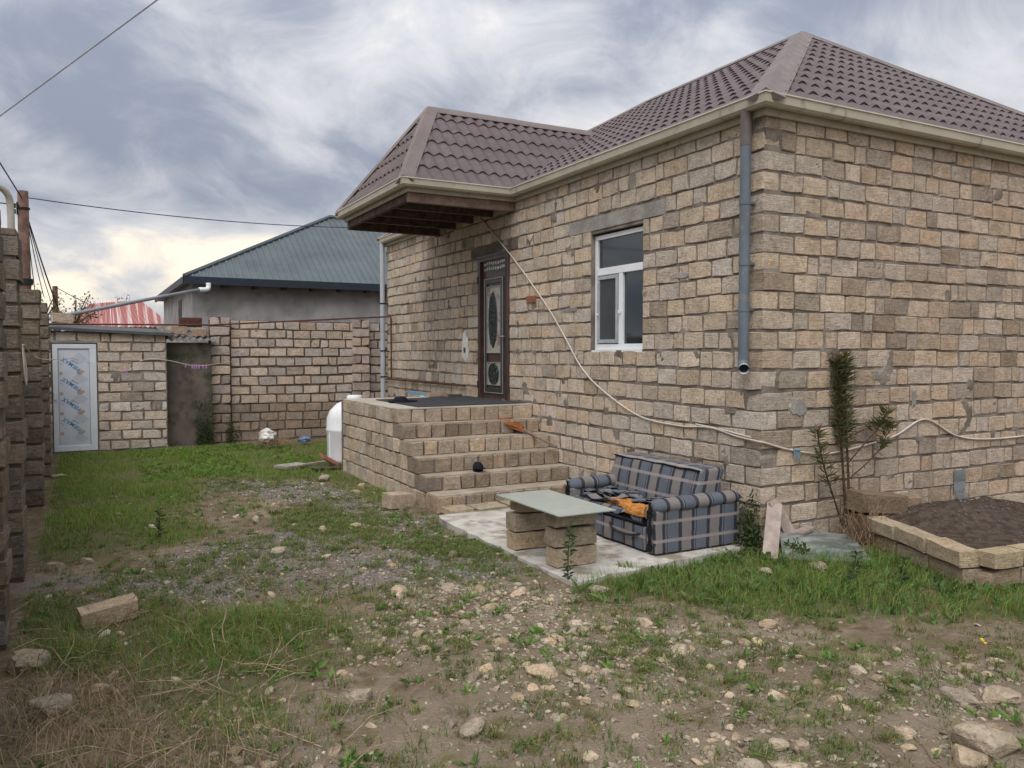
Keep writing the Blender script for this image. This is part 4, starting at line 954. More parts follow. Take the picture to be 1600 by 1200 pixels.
# ------------------------------------------------------------------ boundary wall on the left with projecting pilasters
def build_boundary():
    bw = empty('boundary_wall', (-6.5, 4, 0), 'dark weathered stone boundary wall with projecting pilasters at the left', 'wall')
    r = random.Random(50); items = []
    fr = ((-6.62, 0, 0), (0, 1, 0), R(90), (1, 0, 0))
    c = core_wall('wall', fr, -3.5, 11.9, -.1, 2.28, [], M['mortar_dark'], bw, .12, .006, .01, .6, 7, thick=.2)
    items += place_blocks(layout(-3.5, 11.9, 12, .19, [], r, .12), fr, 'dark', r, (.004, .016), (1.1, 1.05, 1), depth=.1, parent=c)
    for (y, top) in ((-1.45, 15), (.35, 15), (2.08, 15), (5.70, 14), (8.30, 14)):
        pl = MB(); h = top * .19 - .01
        pl.box((-6.60, y + .02, -.1), (-6.215, y + .375, h - .02)); p = pl.build('pilaster', M['mortar_dark'], bw)
        for k in range(top):
            zc = (k + .5) * .19
            f2 = ((-6.62, y, 0), (1, 0, 0), 0.0, (0, -1, 0)); dd = .39
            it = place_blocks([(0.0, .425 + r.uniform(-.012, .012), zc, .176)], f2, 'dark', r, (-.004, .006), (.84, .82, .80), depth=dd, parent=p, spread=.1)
            items += it
        if y == 2.08:
            MB().box((-6.60, y + .0, h), (-6.21, y + .36, h + .06)).build('cap_stone', M['mortar_dark'], p, bevel=.01)
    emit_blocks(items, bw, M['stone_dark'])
build_boundary()
mb = MB(); mb.tube(smooth_path([(-6.27, 2.5, 2.75), (-6.27, 2.5, 3.12), (-6.29, 2.47, 3.24), (-6.36, 2.42, 3.29), (-6.5, 2.3, 3.30), (-6.9, 2.0, 3.30)], 5), .028, 10)
mb.tube([(-6.27, 2.5, 2.86), (-6.27, 2.5, 2.9)], .042, 10)
o = mb.build('gas_pipe', M['white_metal'], smooth=True); tag(o, 'off-white bent gas pipe rising above the left boundary wall', 'pipe')
# ------------------------------------------------------------------ back yard wall
def build_yard_wall():
    yw = empty('yard_wall', (-1.5, 12.1, 0), 'tan stone block yard wall between lean-to and house', 'wall'); r = random.Random(60)
    fr = ((-3.42, 12.0, 0), (1, 0, 0), 0.0, (0, -1, 0)); c = core_wall('wall', fr, 0, 4.6, -.1, 2.56, [], M['mortar_dark'], yw, .10, .006, .012, .62, 11, thick=.2)
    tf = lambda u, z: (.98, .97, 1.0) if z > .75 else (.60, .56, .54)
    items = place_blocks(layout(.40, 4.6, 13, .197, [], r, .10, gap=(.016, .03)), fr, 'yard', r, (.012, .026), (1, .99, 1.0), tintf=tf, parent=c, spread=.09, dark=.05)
    for (u, w_) in ((0.0, .38), (3.02, .38)):
        f2 = ((-3.42, 11.88, 0), (1, 0, 0), 0.0, (0, -1, 0)); MB().box((-3.42 + u + .02, 11.90, -.1), (-3.42 + u + w_ - .02, 11.995, 2.62)).build('pilaster', M['mortar_dark'], yw)
        for k in range(13):
            zc = (k + .5) * .202
            rr = [(u, u + w_, zc, .183)] if k % 2 else [(u, u + w_ * .5 - .01, zc, .183), (u + w_ * .5 + .01, u + w_, zc, .183)]
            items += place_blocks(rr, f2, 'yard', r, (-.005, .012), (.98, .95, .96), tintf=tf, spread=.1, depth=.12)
    emit_blocks(items, yw, M['stone'])
build_yard_wall()
# ------------------------------------------------------------------ shed with the white door
def text_mesh(txt, size, mat, M4, name, parent):
    cu = bpy.data.curves.new('t', 'FONT'); cu.body = txt; cu.size = size; cu.extrude = .0008; cu.offset = .002; cu.align_x = 'CENTER'; cu.align_y = 'CENTER'
    to = bpy.data.objects.new('t', cu); COL.objects.link(to); dg = bpy.context.evaluated_depsgraph_get(); me = bpy.data.meshes.new_from_object(to.evaluated_get(dg)); bpy.data.objects.remove(to); bpy.data.curves.remove(cu)
    me.transform(M4); me.materials.clear(); me.materials.append(mat); me.name = name; return link(name, me, parent)
def build_shed():
    sh = empty('shed', (-5.2, 11.5, 0), 'low stone block shed with white plastic door in the back left corner', 'shed'); r = random.Random(70)
    Y = 11.45; fr = ((-6.6, Y, 0), (1, 0, 0), 0.0, (0, -1, 0)); DO = (.34, 1.085, .02, 2.05)
    c = core_wall('wall', fr, 0, 2.30, -.1, 2.28, [DO], M['mortar'], sh, .06, .006, .012, .58, 13, reveal=.2, thick=.2)
    MB().box((-6.6, Y + .21, -.1), (-4.3, Y + 2.4, 2.20)).build('rear', M['mortar_dark'], sh)
    items = place_blocks(layout(0, 2.3, 12, .188, [DO], r, .08, gap=(.014, .028)), fr, 'yard', r, (.010, .024), (1.08, 1.08, 1.12), parent=c, spread=.09, dark=.08)
    emit_blocks(items, sh, M['stone'])
    mb = MB(); mb.quad((-6.7, Y - .12, 2.37), (-4.2, Y - .12, 2.255), (-4.2, Y + 2.5, 2.40), (-6.7, Y + 2.5, 2.52)); mb.quad((-6.7, Y - .12, 2.32), (-6.7, Y + 2.5, 2.46), (-4.2, Y + 2.5, 2.35), (-4.2, Y - .12, 2.205)); mb.quad((-6.7, Y - .12, 2.32), (-4.2, Y - .12, 2.205), (-4.2, Y - .12, 2.255), (-6.7, Y - .12, 2.37)); mb.quad((-4.2, Y - .12, 2.205), (-4.2, Y + 2.5, 2.35), (-4.2, Y + 2.5, 2.40), (-4.2, Y - .12, 2.255))
    mb.build('roof', plain('dark_sheet', (.085, .088, .095), .8, .2), sh)
    MB().box((-6.35, Y - .018, 2.062), (-5.46, Y + .02, 2.10)).build('lintel', M['concrete'], sh)
    # door
    x0, x1, z0, z1 = -6.25, -5.525, .03, 2.04; y = Y - .02
    f = MB(); t = .085
    f.box((x0, y, z0), (x1, y + .07, z0 + t + .02)); f.box((x0, y, z1 - t), (x1, y + .07, z1)); f.box((x0, y + .001, z0 + t + .02), (x0 + t, y + .069, z1 - t)); f.box((x1 - t - .03, y + .001, z0 + t + .02), (x1, y + .069, z1 - t))
    d = f.build('door', plain('shed_door_white', (.60, .64, .70), .35, .4, var=.04), sh, bevel=.006)
    pn = MB().box((x0 + t, y + .02, z0 + t + .02), (x1 - t - .03, y + .04, z1 - t)).build('panel', M['film'], d)
    b = MB(); b.box((x0 + t, y + .012, z0 + t + .02), (x0 + t + .012, y + .0195, z1 - t)); b.box((x1 - t - .042, y + .012, z0 + t + .02), (x1 - t - .03, y + .0195, z1 - t)); b.box((x0 + t + .013, y + .012, z1 - t - .012), (x1 - t - .043, y + .0195, z1 - t)); b.build('glazing_bead', plain('grey_bead', (.30, .33, .37), .5), d)
    px0, px1 = x0 + t + .02, x1 - t - .05
    def M4(x, z, ang): return Matrix.Translation((x, y + .0185, z)) @ Matrix.Rotation(R(90), 4, 'X') @ Matrix.Rotation(ang, 4, 'Z')
    for k in range(5):
        zc = 1.66 - k * .375
        for cx in (-5.93,):
            if zc - .02 > z0 + .25:
                text_mesh('FIRMAX', .105, M['print_blue'], M4(cx - .02, zc + .0, R(180 - 38)), 'film_lettering', pn); text_mesh('profil', .06, M['print_grey'], M4(cx + .04, zc + .045, R(180 - 38)), 'film_lettering', pn)
                lf = MB(); q = []
                for s in range(10):
                    an = 2 * math.pi * s / 10; q.append((cx + .135 + .055 * math.cos(an) * (1 + .25 * math.cos(2 * an)), y + .0178, zc - .15 + .04 * math.sin(an) + .01 * math.cos(an)))
                lf.quad(*q); lf.build('film_emblem', M['print_tan'], pn)
            for s in range(4):
                ln = MB(); a = Vector((cx + .01 + s * .028, y + .0178, zc + .135 + s * .022)); e = Vector((.155, 0, -.12)); nn = Vector((.006, 0, .008)); ln.quad(a, a + e, a + e + nn, a + nn); ln.build('film_line', M['print_grey'], pn)
        if zc - .15 > .25:
            lf = MB(); q = [(px0 + .03 + .035 * math.cos(2 * math.pi * s / 8), y + .0178, zc - .17 + .035 * math.sin(2 * math.pi * s / 8)) for s in range(8)]; lf.quad(*q); lf.build('film_emblem', M['print_tan'], pn)
            for s in range(2):
                ln = MB(); a = Vector((px0 + s * .01, y + .0178, zc + .03 + s * .05)); e = Vector((.06, 0, -.045)); nn = Vector((.006, 0, .008)); ln.quad(a, a + e, a + e + nn, a + nn); ln.build('film_line', M['print_grey'], pn)
    MB().box((x0 + .02, y - .05, 1.0), (x0 + .05, y - .001, 1.14)).build('handle', M['white'], d, bevel=.006)
build_shed()
o = loose_block((-6.08, 11.7, 2.52), (.36, .2, .19), (0, .1, .2), 'stone', 'single limestone block lying on the shed roof edge', seed=9, col=(.9, .86, .8, 1)); 
# lean-to with stained render and corrugated sheet
def build_leanto():
    lt = empty('lean_to', (-3.86, 11.7, 0), 'dark stained rendered lean-to with corrugated sheet roof beside the shed', 'lean-to')
    MB().box((-4.29, 11.72, -.1), (-3.43, 11.82, 2.08)).build('wall', M['render_dark'], lt, bevel=.01)
    MB().box((-4.29, 11.83, -.1), (-3.45, 13.5, 2.0)).build('rear', M['mortar_dark'], lt)
    mb = MB(); n = 60; P = []
    for i in range(n + 1):
        x = -4.34 + i / n * .98; z = 2.14 + .022 * math.sin(x * 2 * math.pi / .13) - (x + 4.3) * .03; P.append((x, z))
    for (a, b) in zip(P[:-1], P[1:]):
        mb.quad((a[0], 11.60, a[1]), (b[0], 11.60, b[1]), (b[0], 13.5, b[1] + .35), (a[0], 13.5, a[1] + .35)); mb.quad((a[0], 11.60, a[1] - .012), (a[0], 13.5, a[1] + .338), (b[0], 13.5, b[1] + .338), (b[0], 11.60, b[1] - .012)); mb.quad((a[0], 11.60, a[1] - .012), (b[0], 11.60, b[1] - .012), (b[0], 11.60, b[1]), (a[0], 11.60, a[1]))
    mb.build('corrugated_roof', plain('old_corrugated', (.15, .135, .125), .9, .15, var=.3, scale=5), lt)
build_leanto()
r = random.Random(12)
loose_block((-4.05, 11.95, 2.33), (.34, .2, .17), (0, .05, .3), 'stone', 'tan block weighing down the corrugated sheet, left one', seed=21, col=(.85, .75, .68, 1)); loose_block((-3.62, 11.98, 2.30), (.3, .2, .16), (.05, -.05, -.2), 'stone', 'tan block weighing down the corrugated sheet, right one', seed=22, col=(.7, .6, .55, 1))
o = MB().box((-3.95, 12.5, 2.42), (-3.5, 12.7, 2.62)).build('scrap_bundle', M['rust'], bevel=.02); tag(o, 'dark rusty scrap heaped on the lean-to roof', 'scrap')
# red-brown pipe
mb = MB(); mb.tube([(-6.5, 11.32, 2.40), (-3.5, 11.35, 2.43), (-.07, 10.32, 2.63), (-.07, 10.30, 2.60), (-.07, 10.30, 1.32)], .016, 8); mb.tube([(-.07, 10.62, 1.32), (-.07, 6.62, 1.32)], .017, 8)
o = mb.build('iron_pipe', M['rust']); tag(o, 'thin rusty red pipe spanning the yard and running down the house', 'pipe')
for k, y in enumerate((9.6, 8.4, 7.2)): MB().box((-.09, y, 1.30), (.0, y + .02, 1.34)).build('pipe_clip', M['rust'], o)
# clothesline
cl = empty('clothesline', (-6.17, 1.9, 1.95), 'thin washing line strung from the left pilaster to the yard wall', 'clothesline')
cpts = smooth_path([(-6.17, 2.0, 1.95), (-6.20, 6, 1.80), (-5.9, 11.25, 1.77), (-5.536, 11.2, 1.675), (-5.054, 11.2, 1.526), (-4.719, 11.2, 1.743), (-4.301, 11.2, 1.729), (-3.862, 11.2, 1.626), (-3.505, 11.25, 1.636), (-2.993, 11.9, 1.70)], 6)
mb = MB(); mb.tube(cpts, .006, 5); mb.build('line', M['cable'], cl)
mb = MB(); mb.tube(smooth_path([(-6.18, 2.05, 1.95), (-6.16, 2.1, 1.75), (-6.165, 2.12, 1.62), (-6.17, 2.06, 1.70), (-6.18, 2.04, 1.92)], 5), .006, 5); mb.build('slack_loop', M['cable'], cl)
for k, (x, z) in enumerate(((-5.06, 1.515), (-5.02, 1.52), (-3.98, 1.645), (-3.86, 1.62), (-3.82, 1.618), (-3.78, 1.617), (-3.73, 1.616), (-3.66, 1.618), (-3.60, 1.62))):
    mb = MB(); mb.box((x - .011, 11.185, z - .055), (x - .001, 11.215, z + .025)); mb.box((x + .001, 11.185, z - .055), (x + .011, 11.215, z + .025)); o = mb.build('clothes_peg', M['peg'], None, bevel=.002); tag(o, 'purple peg of the pair by the shed stones' if k < 2 else 'purple peg of the row in front of the lean-to', 'clothes peg', 'pegs by the shed' if k < 2 else 'pegs by the lean-to')
# ------------------------------------------------------------------ neighbour's house
def build_neighbour():
    nb = empty('neighbour_house', (0, 18, 0), 'grey rendered house with blue-grey sheet metal roof behind the yard wall', 'house')
    x0 = -3.30; Y = 16.0
    w_ = MB(); w_.box((x0, Y, -.1), (9, 24, 3.75)); w_.build('wall', M['render_grey'], nb)
    W = MB().box((x0 - .012, 18.4, 2.35), (x0 + .02, 19.2, 3.35)).build('window', M['black'], nb); MB().box((x0 - .03, 18.35, 2.28), (x0 + .02, 19.25, 2.345)).build('sill', M['concrete'], W)
    ez = 3.74; ex = -3.52; ey = 15.6
    fs = MB(); fs.box((ex, ey - .02, ez - .17), (9.5, ey + .03, ez + .02)); fs.build('fascia', M['navy'], nb); MB().box((ex - .03, ey + .032, ez - .15), (ex + .02, 24.4, ez + .02)).build('fascia', M['navy'], nb)
    MB().box((ex + .03, ey + .04, ez - .12), (9.4, 24.3, ez - .06)).build('soffit', M['navy'], nb)
    for k in range(8): MB().box((-2.6 + k * .75, ey + .05, ez - .22), (-2.52 + k * .75, Y + .05, ez - .125)).build('rafter_end', M['wood_dark'], nb)
    A = Vector((1.05, 19.0, 6.02)); E0_ = Vector((ex, ey, ez)); E1_ = Vector((9.5, ey, ez)); Bk = Vector((8.0, 19.0, 6.02)); L2 = Vector((ex, 24.4, ez))
    # standing-seam front slope, strips run down the slope
    def slope(P, name):
        P = [Vector(p) for p in P]; e = (P[1] - P[0]).normalized(); n = e.cross(P[2] - P[1]).normalized(); n = n if n.z > 0 else -n; s = n.cross(e); s = s if s.z > 0 else -s
        uu = [(p - P[0]).dot(e) for p in P]; vv = [(p - P[0]).dot(s) for p in P]; us = []; hs = []; u = min(uu)
        while u < max(uu) + .2: us += [u, u + .045, u + .06, u + .165]; hs += [.022, .022, 0, 0]; u += .18
        me = bpy.data.meshes.new(name); v = []; 
        for q, h in zip(us, hs):
            for t in np.linspace(0, max(vv), 6): v.append(tuple(P[0] + e * q + s * t + n * h))
        f = [(i * 6 + j, i * 6 + 6 + j, i * 6 + 7 + j, i * 6 + 1 + j) for i in range(len(us) - 1) for j in range(5)]
        me.from_pydata(v, [], f); bm = bmesh.new(); bm.from_mesh(me); cen = sum(P, Vector()) / len(P)
        for i in range(len(P)):
            a, b = P[i], P[(i + 1) % len(P)]; pn = (b - a).cross(n).normalized(); pn = -pn if (cen - a).dot(pn) > 0 else pn
            bmesh.ops.bisect_plane(bm, geom=bm.verts[:] + bm.edges[:] + bm.faces[:], plane_co=a, plane_no=pn, clear_outer=True)
        bm.to_mesh(me); bm.free(); me.materials.append(M['bluegrey']); return link(name, me, nb), n
    o1, n1 = slope([E0_, E1_, Bk, A], 'roof'); o2, n2 = slope([L2, E0_, A], 'roof')
    mb = MB(); mb.tube([E0_ + Vector((0, 0, .03)), A + Vector((0, 0, .05))], .055, 6); mb.tube([A + Vector((0, 0, .05)), Bk + Vector((0, 0, .05))], .06, 6); mb.build('ridge_cap', M['bluegrey'], o1)
build_neighbour()
mb = MB(); mb.tube(smooth_path([(-2.97, 15.52, 3.60), (-2.97, 15.51, 3.50), (-3.02, 15.48, 3.44), (-3.2, 15.4, 3.42)], 4), .06, 10)
dpn = empty('drain_pipe', (-4.5, 14, 0), 'long grey drain pipe sloping from the neighbouring eaves to the shed roof', 'pipe'); mb.build('elbow', M['white'], dpn, smooth=True)
mb = MB(); mb.tube([(-3.18, 15.42, 3.425), (-4.6, 14.0, 3.03), (-6.4, 12.4, 2.52)], .04, 10); mb.build('pipe', M['pipe_mid'], dpn, smooth=True)
def build_red():
    rb = empty('red_roofed_building', (-4.7, 25, 0), 'white building with faded red striped sheet roof beyond the shed', 'building')
    MB().box((-6.2, 24.6, -.1), (-2.4, 29, 2.75)).build('wall', plain('white_wash', (.56, .55, .56), .9, .1), rb)
    mb = MB()
    def corr(P0, P1, P2, P3, n=46):
        P0, P1, P2, P3 = map(Vector, (P0, P1, P2, P3))
        L = []
        for i in range(n + 1):
            t = i / n; k = Vector((0, -.02, .03)) if i % 2 else Vector((0, 0, 0)); L.append((P0.lerp(P1, t) + k, P3.lerp(P2, t) + k))
        for a, b in zip(L[:-1], L[1:]): mb.quad(a[0], b[0], b[1], a[1])
    corr((-6.35, 24.2, 2.72), (-2.9, 24.2, 2.72), (-3.9, 26.0, 3.74), (-5.5, 26.0, 3.56)); mb.build('roof', M['red'], rb)
    mb = MB(); mb.quad((-2.9, 24.2, 2.72), (-2.3, 29, 2.72), (-3.9, 26, 3.74)); mb.quad((-2.3, 29, 2.72), (-6.3, 29, 2.72), (-5.5, 26, 3.56), (-3.9, 26, 3.74)); mb.quad((-6.3, 29, 2.72), (-6.35, 24.2, 2.72), (-5.5, 26, 3.56)); mb.build('roof', M['red'], rb)
build_red()
# ------------------------------------------------------------------ poles, wires, trees
pole = empty('utility_pole', (-6.79, 14, 0), 'tall brown timber utility pole behind the boundary wall', 'pole')
mb = MB(); mb.tube([(-6.79, 14, -.2), (-6.79, 14, 2.9), (-6.79, 14, 5.24)], [.125, .115, .10], 12); mb.build('post', M['pole'], pole, smooth=True)
for z in (4.92, 4.8): mb = MB(); mb.tube([(-6.92, 13.95, z), (-7.05, 13.93, z)], .05, 8); mb.tube([(-6.88, 13.97, z - .06), (-6.88, 13.97, z + .08)], .03, 8); mb.build('insulator', M['black'], pole)
mb = MB(); mb.tube([(-6.79, 14, 3.30), (-6.79, 14, 3.42)], .15, 12); mb.build('band', M['black'], pole); MB().tube([(-6.79, 14, 4.86), (-6.79, 14, 4.9)], .125, 12).build('band', M['black'], pole)
p2 = empty('short_pole', (-6.5, 24, 0), 'short slim brown pole in the distance above the shed roof', 'pole'); MB().tube([(-6.5, 24, -.2), (-6.5, 24, 4.0)], [.09, .08], 10).build('post', M['pole'], p2); MB().box((-6.6, 23.97, 3.1), (-6.42, 24.03, 3.2)).build('bracket', M['black'], p2)
def wire(pts, r_, label, sag=0.0, mat='wire'):
    a, b = Vector(pts[0]), Vector(pts[-1]); q = [a.lerp(b, t) + Vector((0, 0, -sag * 4 * t * (1 - t))) for t in np.linspace(0, 1, 20)]
    o = MB().tube(q, r_, 5).build('overhead_wire', M[mat]); tag(o, label, 'wire')
wire([(-7.9, 10.6, 4.93), (-2.9, 2.6, 7.30)], .011, 'pale wire crossing the top left corner of the sky', .0, 'pipe_light'); wire([(-6.7, 14, 5.11), (.9, 16.6, 5.40)], .011, 'dark wire from the pole to the blue-grey roof', .12)
wire([(-7.3, 10, 5.75), (-6.8, 14, 5.08)], .013, 'dark wire reaching the pole from the upper left', .0); wire([(-7.5, 11.6, 4.60), (-6.85, 14, 4.95)], .012, 'dark wire reaching the pole just below its insulators', 0)
for k, (x, y, z) in enumerate(((-6.35, 24, 3.1), (-6.48, 20, 3.2), (-6.6, 18, 3.3), (-6.3, 19, 3.0), (-6.72, 17, 3.1))): wire([(-6.75, 14, 4.85), (x, y, z)], .010, 'dark wire fanning down from the pole behind the wall', .1); bpy.data.objects[-1 if False else 0] if False else None
wire([(-6.45, 24, 3.95), (-3.4, 30, 3.0)], .012, 'thin wire descending from the short pole to the right', .15)
for o in [o for o in bpy.data.objects if o.name.startswith('overhead_wire') and 'fanning' in o['label']]: o['group'] = 'wires fanning from the pole'
def leaf_mesh(name, P, D, L, W_, cols, mat, parent):
    # P base, D direction (unit), L length, W half width: folded leaf of 4 triangles
    N = len(P); s = np.cross(D, nrng.normal(size=(N, 3))); s /= np.linalg.norm(s, axis=1)[:, None] + 1e-9; nn = np.cross(D, s)
    a = P; m = P + D * (L * .5)[:, None]; t = P + D * L[:, None] - nn * (L * .12)[:, None]
    v = np.stack([a, m + s * W_[:, None] + nn * (W_ * .4)[:, None], t, m - s * W_[:, None] + nn * (W_ * .4)[:, None], m], 1).reshape(-1, 3)
    b = np.arange(N)[:, None] * 5; F = np.concatenate([b + [0, 1, 4], b + [1, 2, 4], b + [2, 3, 4], b + [3, 0, 4]], 0)
    me = bpy.data.meshes.new(name); me.from_pydata(v.tolist(), [], F.tolist()); at = me.color_attributes.new('tint', 'FLOAT_COLOR', 'POINT')
    at.data.foreach_set('color', np.repeat(np.concatenate([cols, np.ones((N, 1))], 1), 5, axis=0).ravel()); me.materials.append(mat); return link(name, me, parent)
def tree(P, h, spread, n, label, seed, col=(.10, .105, .045)):
    t = empty('tree', P, label, 'tree'); r = random.Random(seed); mb = MB(); tips = []
    P = Vector(P)
    mb.tube([P, P + Vector((0, 0, h * .45)), P + Vector((.1, 0, h * .8))], [.09, .06, .03], 7)
    for k in range(22):
        a = r.uniform(0, 6.28); z = h * r.uniform(.4, .8); q = P + Vector((0, 0, z)); e = q + Vector((math.cos(a) * spread * r.uniform(.4, 1), math.sin(a) * spread * r.uniform(.4, 1), h * r.uniform(.06, .30)))
        mb.tube([q, q.lerp(e, .5) + Vector((0, 0, .05)), e], [.025, .016, .006], 4, cap=False); tips.append((q, e))
    mb.build('trunk', M['bark'], t)
    pts = []; 
    for _ in range(n):
        q, e = r.choice(tips); pts.append(q.lerp(e, r.uniform(.4, 1.08)) + Vector((r.gauss(0, .09), r.gauss(0, .09), r.gauss(0, .09))))
    pts = np.array([tuple(p) for p in pts]); D = nrng.normal(size=(n, 3)); D /= np.linalg.norm(D, axis=1)[:, None]
    f = nrng.uniform(.6, 1.5, (n, 1)); leaf_mesh('crown', pts, D, nrng.uniform(.06, .12, n), nrng.uniform(.015, .028, n), np.array([col]) * f, M['leaf'], t)
tree((-6.75, 21.5, 0), 3.75, .75, 520, 'thin sparse tree right beside the short distant pole', 1); tree((-5.95, 22, 0), 3.45, .85, 700, 'bushy little tree just left of the red roof', 2); tree((-4.5, 27, 0), 3.95, .35, 160, 'small leafy treetop just above the red roof', 3)
# ------------------------------------------------------------------ tank, bag, boards by the back wall
tk = empty('water_tank', (-1.35, 8.0, 0), 'white plastic water tank behind the landing', 'tank')
def tank():
    prof = [(.001, 1.10), (.12, 1.09), (.30, 1.02), (.42, .90), (.47, .78), (.475, .62), (.485, .60), (.485, .57), (.475, .55), (.47, .1), (.45, .02), (.001, 0)]
    mb = lathe(prof, (-1.68, 7.62, .0), 28); mb.build('body', M['white'], tk, smooth=True)
    mb = lathe([(.001, 1.16), (.12, 1.155), (.135, 1.13), (.135, 1.08)], (-1.68, 7.62, 0), 16); mb.build('lid', M['white'], tk, smooth=True)
    for k in range(8):
        a = k * math.pi / 4 + .2; mb = MB(); mb.tube([(-1.68 + .473 * math.cos(a), 7.62 + .473 * math.sin(a), .1), (-1.68 + .473 * math.cos(a), 7.62 + .473 * math.sin(a), .54)], .018, 6); mb.build('rib', M['white'], tk)
tank()
for P, sz, rot, m_, lab in (((-2.22, 7.25, .12), (.38, .2, .025), (.5, .5, .4), 'terracotta', 'reddish board tilted against the landing end'), ((-2.35, 7.5, .06), (.7, .05, .03), (.05, -.05, .15), 'plank', 'thin pale lath lying across the reddish board'), ((-2.32, 7.1, .03), (.5, .3, .02), (0, .05, .2), 'wood_dark', 'dark flat board on the ground beside the landing'), ((-2.75, 7.6, .02), (.5, .34, .05), (0, .02, .5), 'concrete', 'flat grey concrete piece on the grass behind the landing')):
    me = MB().box((-sz[0] / 2, -sz[1] / 2, -sz[2] / 2), (sz[0] / 2, sz[1] / 2, sz[2] / 2)).mesh('board', M[m_], bevel=.003); tag(link('board', me, None, P, rot), lab, 'board')
def bag(P, s, label, seed, mat):
    bm = bmesh.new(); bmesh.ops.create_icosphere(bm, subdivisions=4, radius=1)
    for v in bm.verts:
        n = float(fbm(v.co.x * 2.2 + seed, v.co.y * 2.2 + v.co.z * 3, seed, 4)); k = .65 + .75 * n; v.co = Vector((v.co.x * s[0] * k, v.co.y * s[1] * k, max(v.co.z, -.55) * s[2] * k))
    me = bpy.data.meshes.new('plastic_bag'); bm.to_mesh(me); bm.free(); me.materials.append(mat); tag(link('plastic_bag', me, None, P), label, 'bag')
bag((-2.52, 10.8, .17), (.16, .15, .17), 'crumpled white plastic bag on the dry brush by the yard wall', 3, plain('bag_film', (.62, .60, .58), .4, .4)); bag((-1.75, 10.9, .08), (.12, .08, .08), 'small blue plastic scrap near the yard wall', 5, plain('blue_film', (.12, .2, .33), .5, .4))
# ------------------------------------------------------------------ planter, corner clutter
PLT = empty('planter', (1.2, -1.0, 0), 'low planter bed edged with limestone blocks by the right wall', 'planter')
def build_planter():
    r = random.Random(81)
    segs = [((.60, -1.72), (1.12, -.42), .46), ((.64, -1.78), (3.4, -2.0), .40)]
    for si, (a, b, L) in enumerate(segs):
        a = Vector(a); b = Vector(b); d = (b - a).normalized(); n = (b - a).length; k = max(1, round(n / L)); ang = math.atan2(d.y, d.x)
        for lay, (z, h) in enumerate(((.055, .15), (.205, .15))):
            for i in range(k):
                off = 0.0 if lay else .03
                c = a + d * ((i + .5) * n / k) + Vector((d.y, -d.x)) * (off if si == 0 else -off)
                bl = loose_block((c.x, c.y, z), (n / k - .015, .19, h - .006), (r.uniform(-.03, .03), r.uniform(-.03, .03), ang + math.pi * (si == 0) + r.uniform(-.03, .03)), 'stone' if lay == 0 else 'stone_pale', None, seed=90 + si * 20 + lay * 7 + i, col=tone(r, (.70, .65, .58) if lay == 0 else (.92, .88, .83), .08, 0))
                bl.parent = PLT; bl.matrix_parent_inverse = wmat(PLT).inverted()
    for k, (P, sz, rt, cl_) in enumerate((((1.38, -.24, .36), (.62, .24, .20), (.05, .10, -.12), (.42, .37, .31, 1)), ((1.34, -.22, .14), (.50, .22, .24), (0, .02, -.1), (.38, .33, .27, 1)), ((1.95, -.12, .18), (.4, .2, .34), (0, 0, 0), (.62, .54, .45, 1)))):
        bl = loose_block(P, sz, rt, 'stone', None, seed=130 + k, col=cl_); bl.parent = PLT; bl.matrix_parent_inverse = wmat(PLT).inverted()
    # soil
    n = 46; mb = MB(); G = {}
    for i in range(n + 1):
        for j in range(n + 1):
            v = j / n; u = i / n; xa = 1.20 - .5 * v; x = xa + u * (3.6 - xa); y = -.02 - v * (1.72 + .1 * u)
            z = .16 + .10 * max(0, float(fbm(x * 1.6, y * 1.6, 5, 4)) - .3) + .17 * math.exp(-((x - 2.05) / .55) ** 2 - ((y + .62) / .42) ** 2) + .03 * (float(fbm(x * 9, y * 9, 8, 3)) - .5)
            G[i, j] = (x, y, z)
    for i in range(n):
        for j in range(n): mb.quad(G[i, j], G[i, j + 1], G[i + 1, j + 1], G[i + 1, j])
    mb.build('soil', M['soil'], PLT, smooth=True)
    return G
SOIL = build_planter()
o = MB().quad((0, 0, 0)) if False else None
def pane(name, P, th, mat, label, cat):
    P = [Vector(p) for p in P]; n = (P[1] - P[0]).cross(P[2] - P[0]).normalized() * th; mb = MB(); mb.quad(*P[::-1]); Q = [p + n for p in P]; mb.quad(*Q)
    for i in range(4): j = (i + 1) % 4; mb.quad(P[i], P[j], Q[j], Q[i])
    tag(mb.build(name, mat), label, cat)
pane('glass_offcut', [(-.22, -.50, .02), (.46, -.92, .005), (1.02, -.22, .05), (.20, -.05, .17)], .006, M['old_glass'], 'dusty grey glass pane lying tilted at the house corner', 'glass pane')
def plank(a, b, wdt, th, mat, label, tw=0.0):
    a = Vector(a); b = Vector(b); d = (b - a).normalized(); s = Vector((math.cos(tw), math.sin(tw), 0)); s = (s - d * s.dot(d)).normalized(); n = d.cross(s); mb = MB()
    Mx = Matrix((s, d, n)).transposed().to_4x4(); Mx.translation = a
    mb.box((-wdt / 2, 0, -th / 2), (wdt / 2, (b - a).length, th / 2), Mx); tag(mb.build('plank', mat, bevel=.004), label, 'plank')
plank((-.24, -.36, .0), (.14, -.05, .42), .14, .025, M['plank'], 'pinkish grey plank leaning on the house corner behind the glass pane', R(-40)); plank((.26, -.16, .10), (.12, -.05, .46), .12, .02, M['plank'], 'short pink-brown board piece behind the leaning plank', R(-10)); plank((.30, -.20, .14), (.55, -.12, .16), .10, .03, M['plank'], 'pale splintered scrap under the glass pane edge', R(-60))
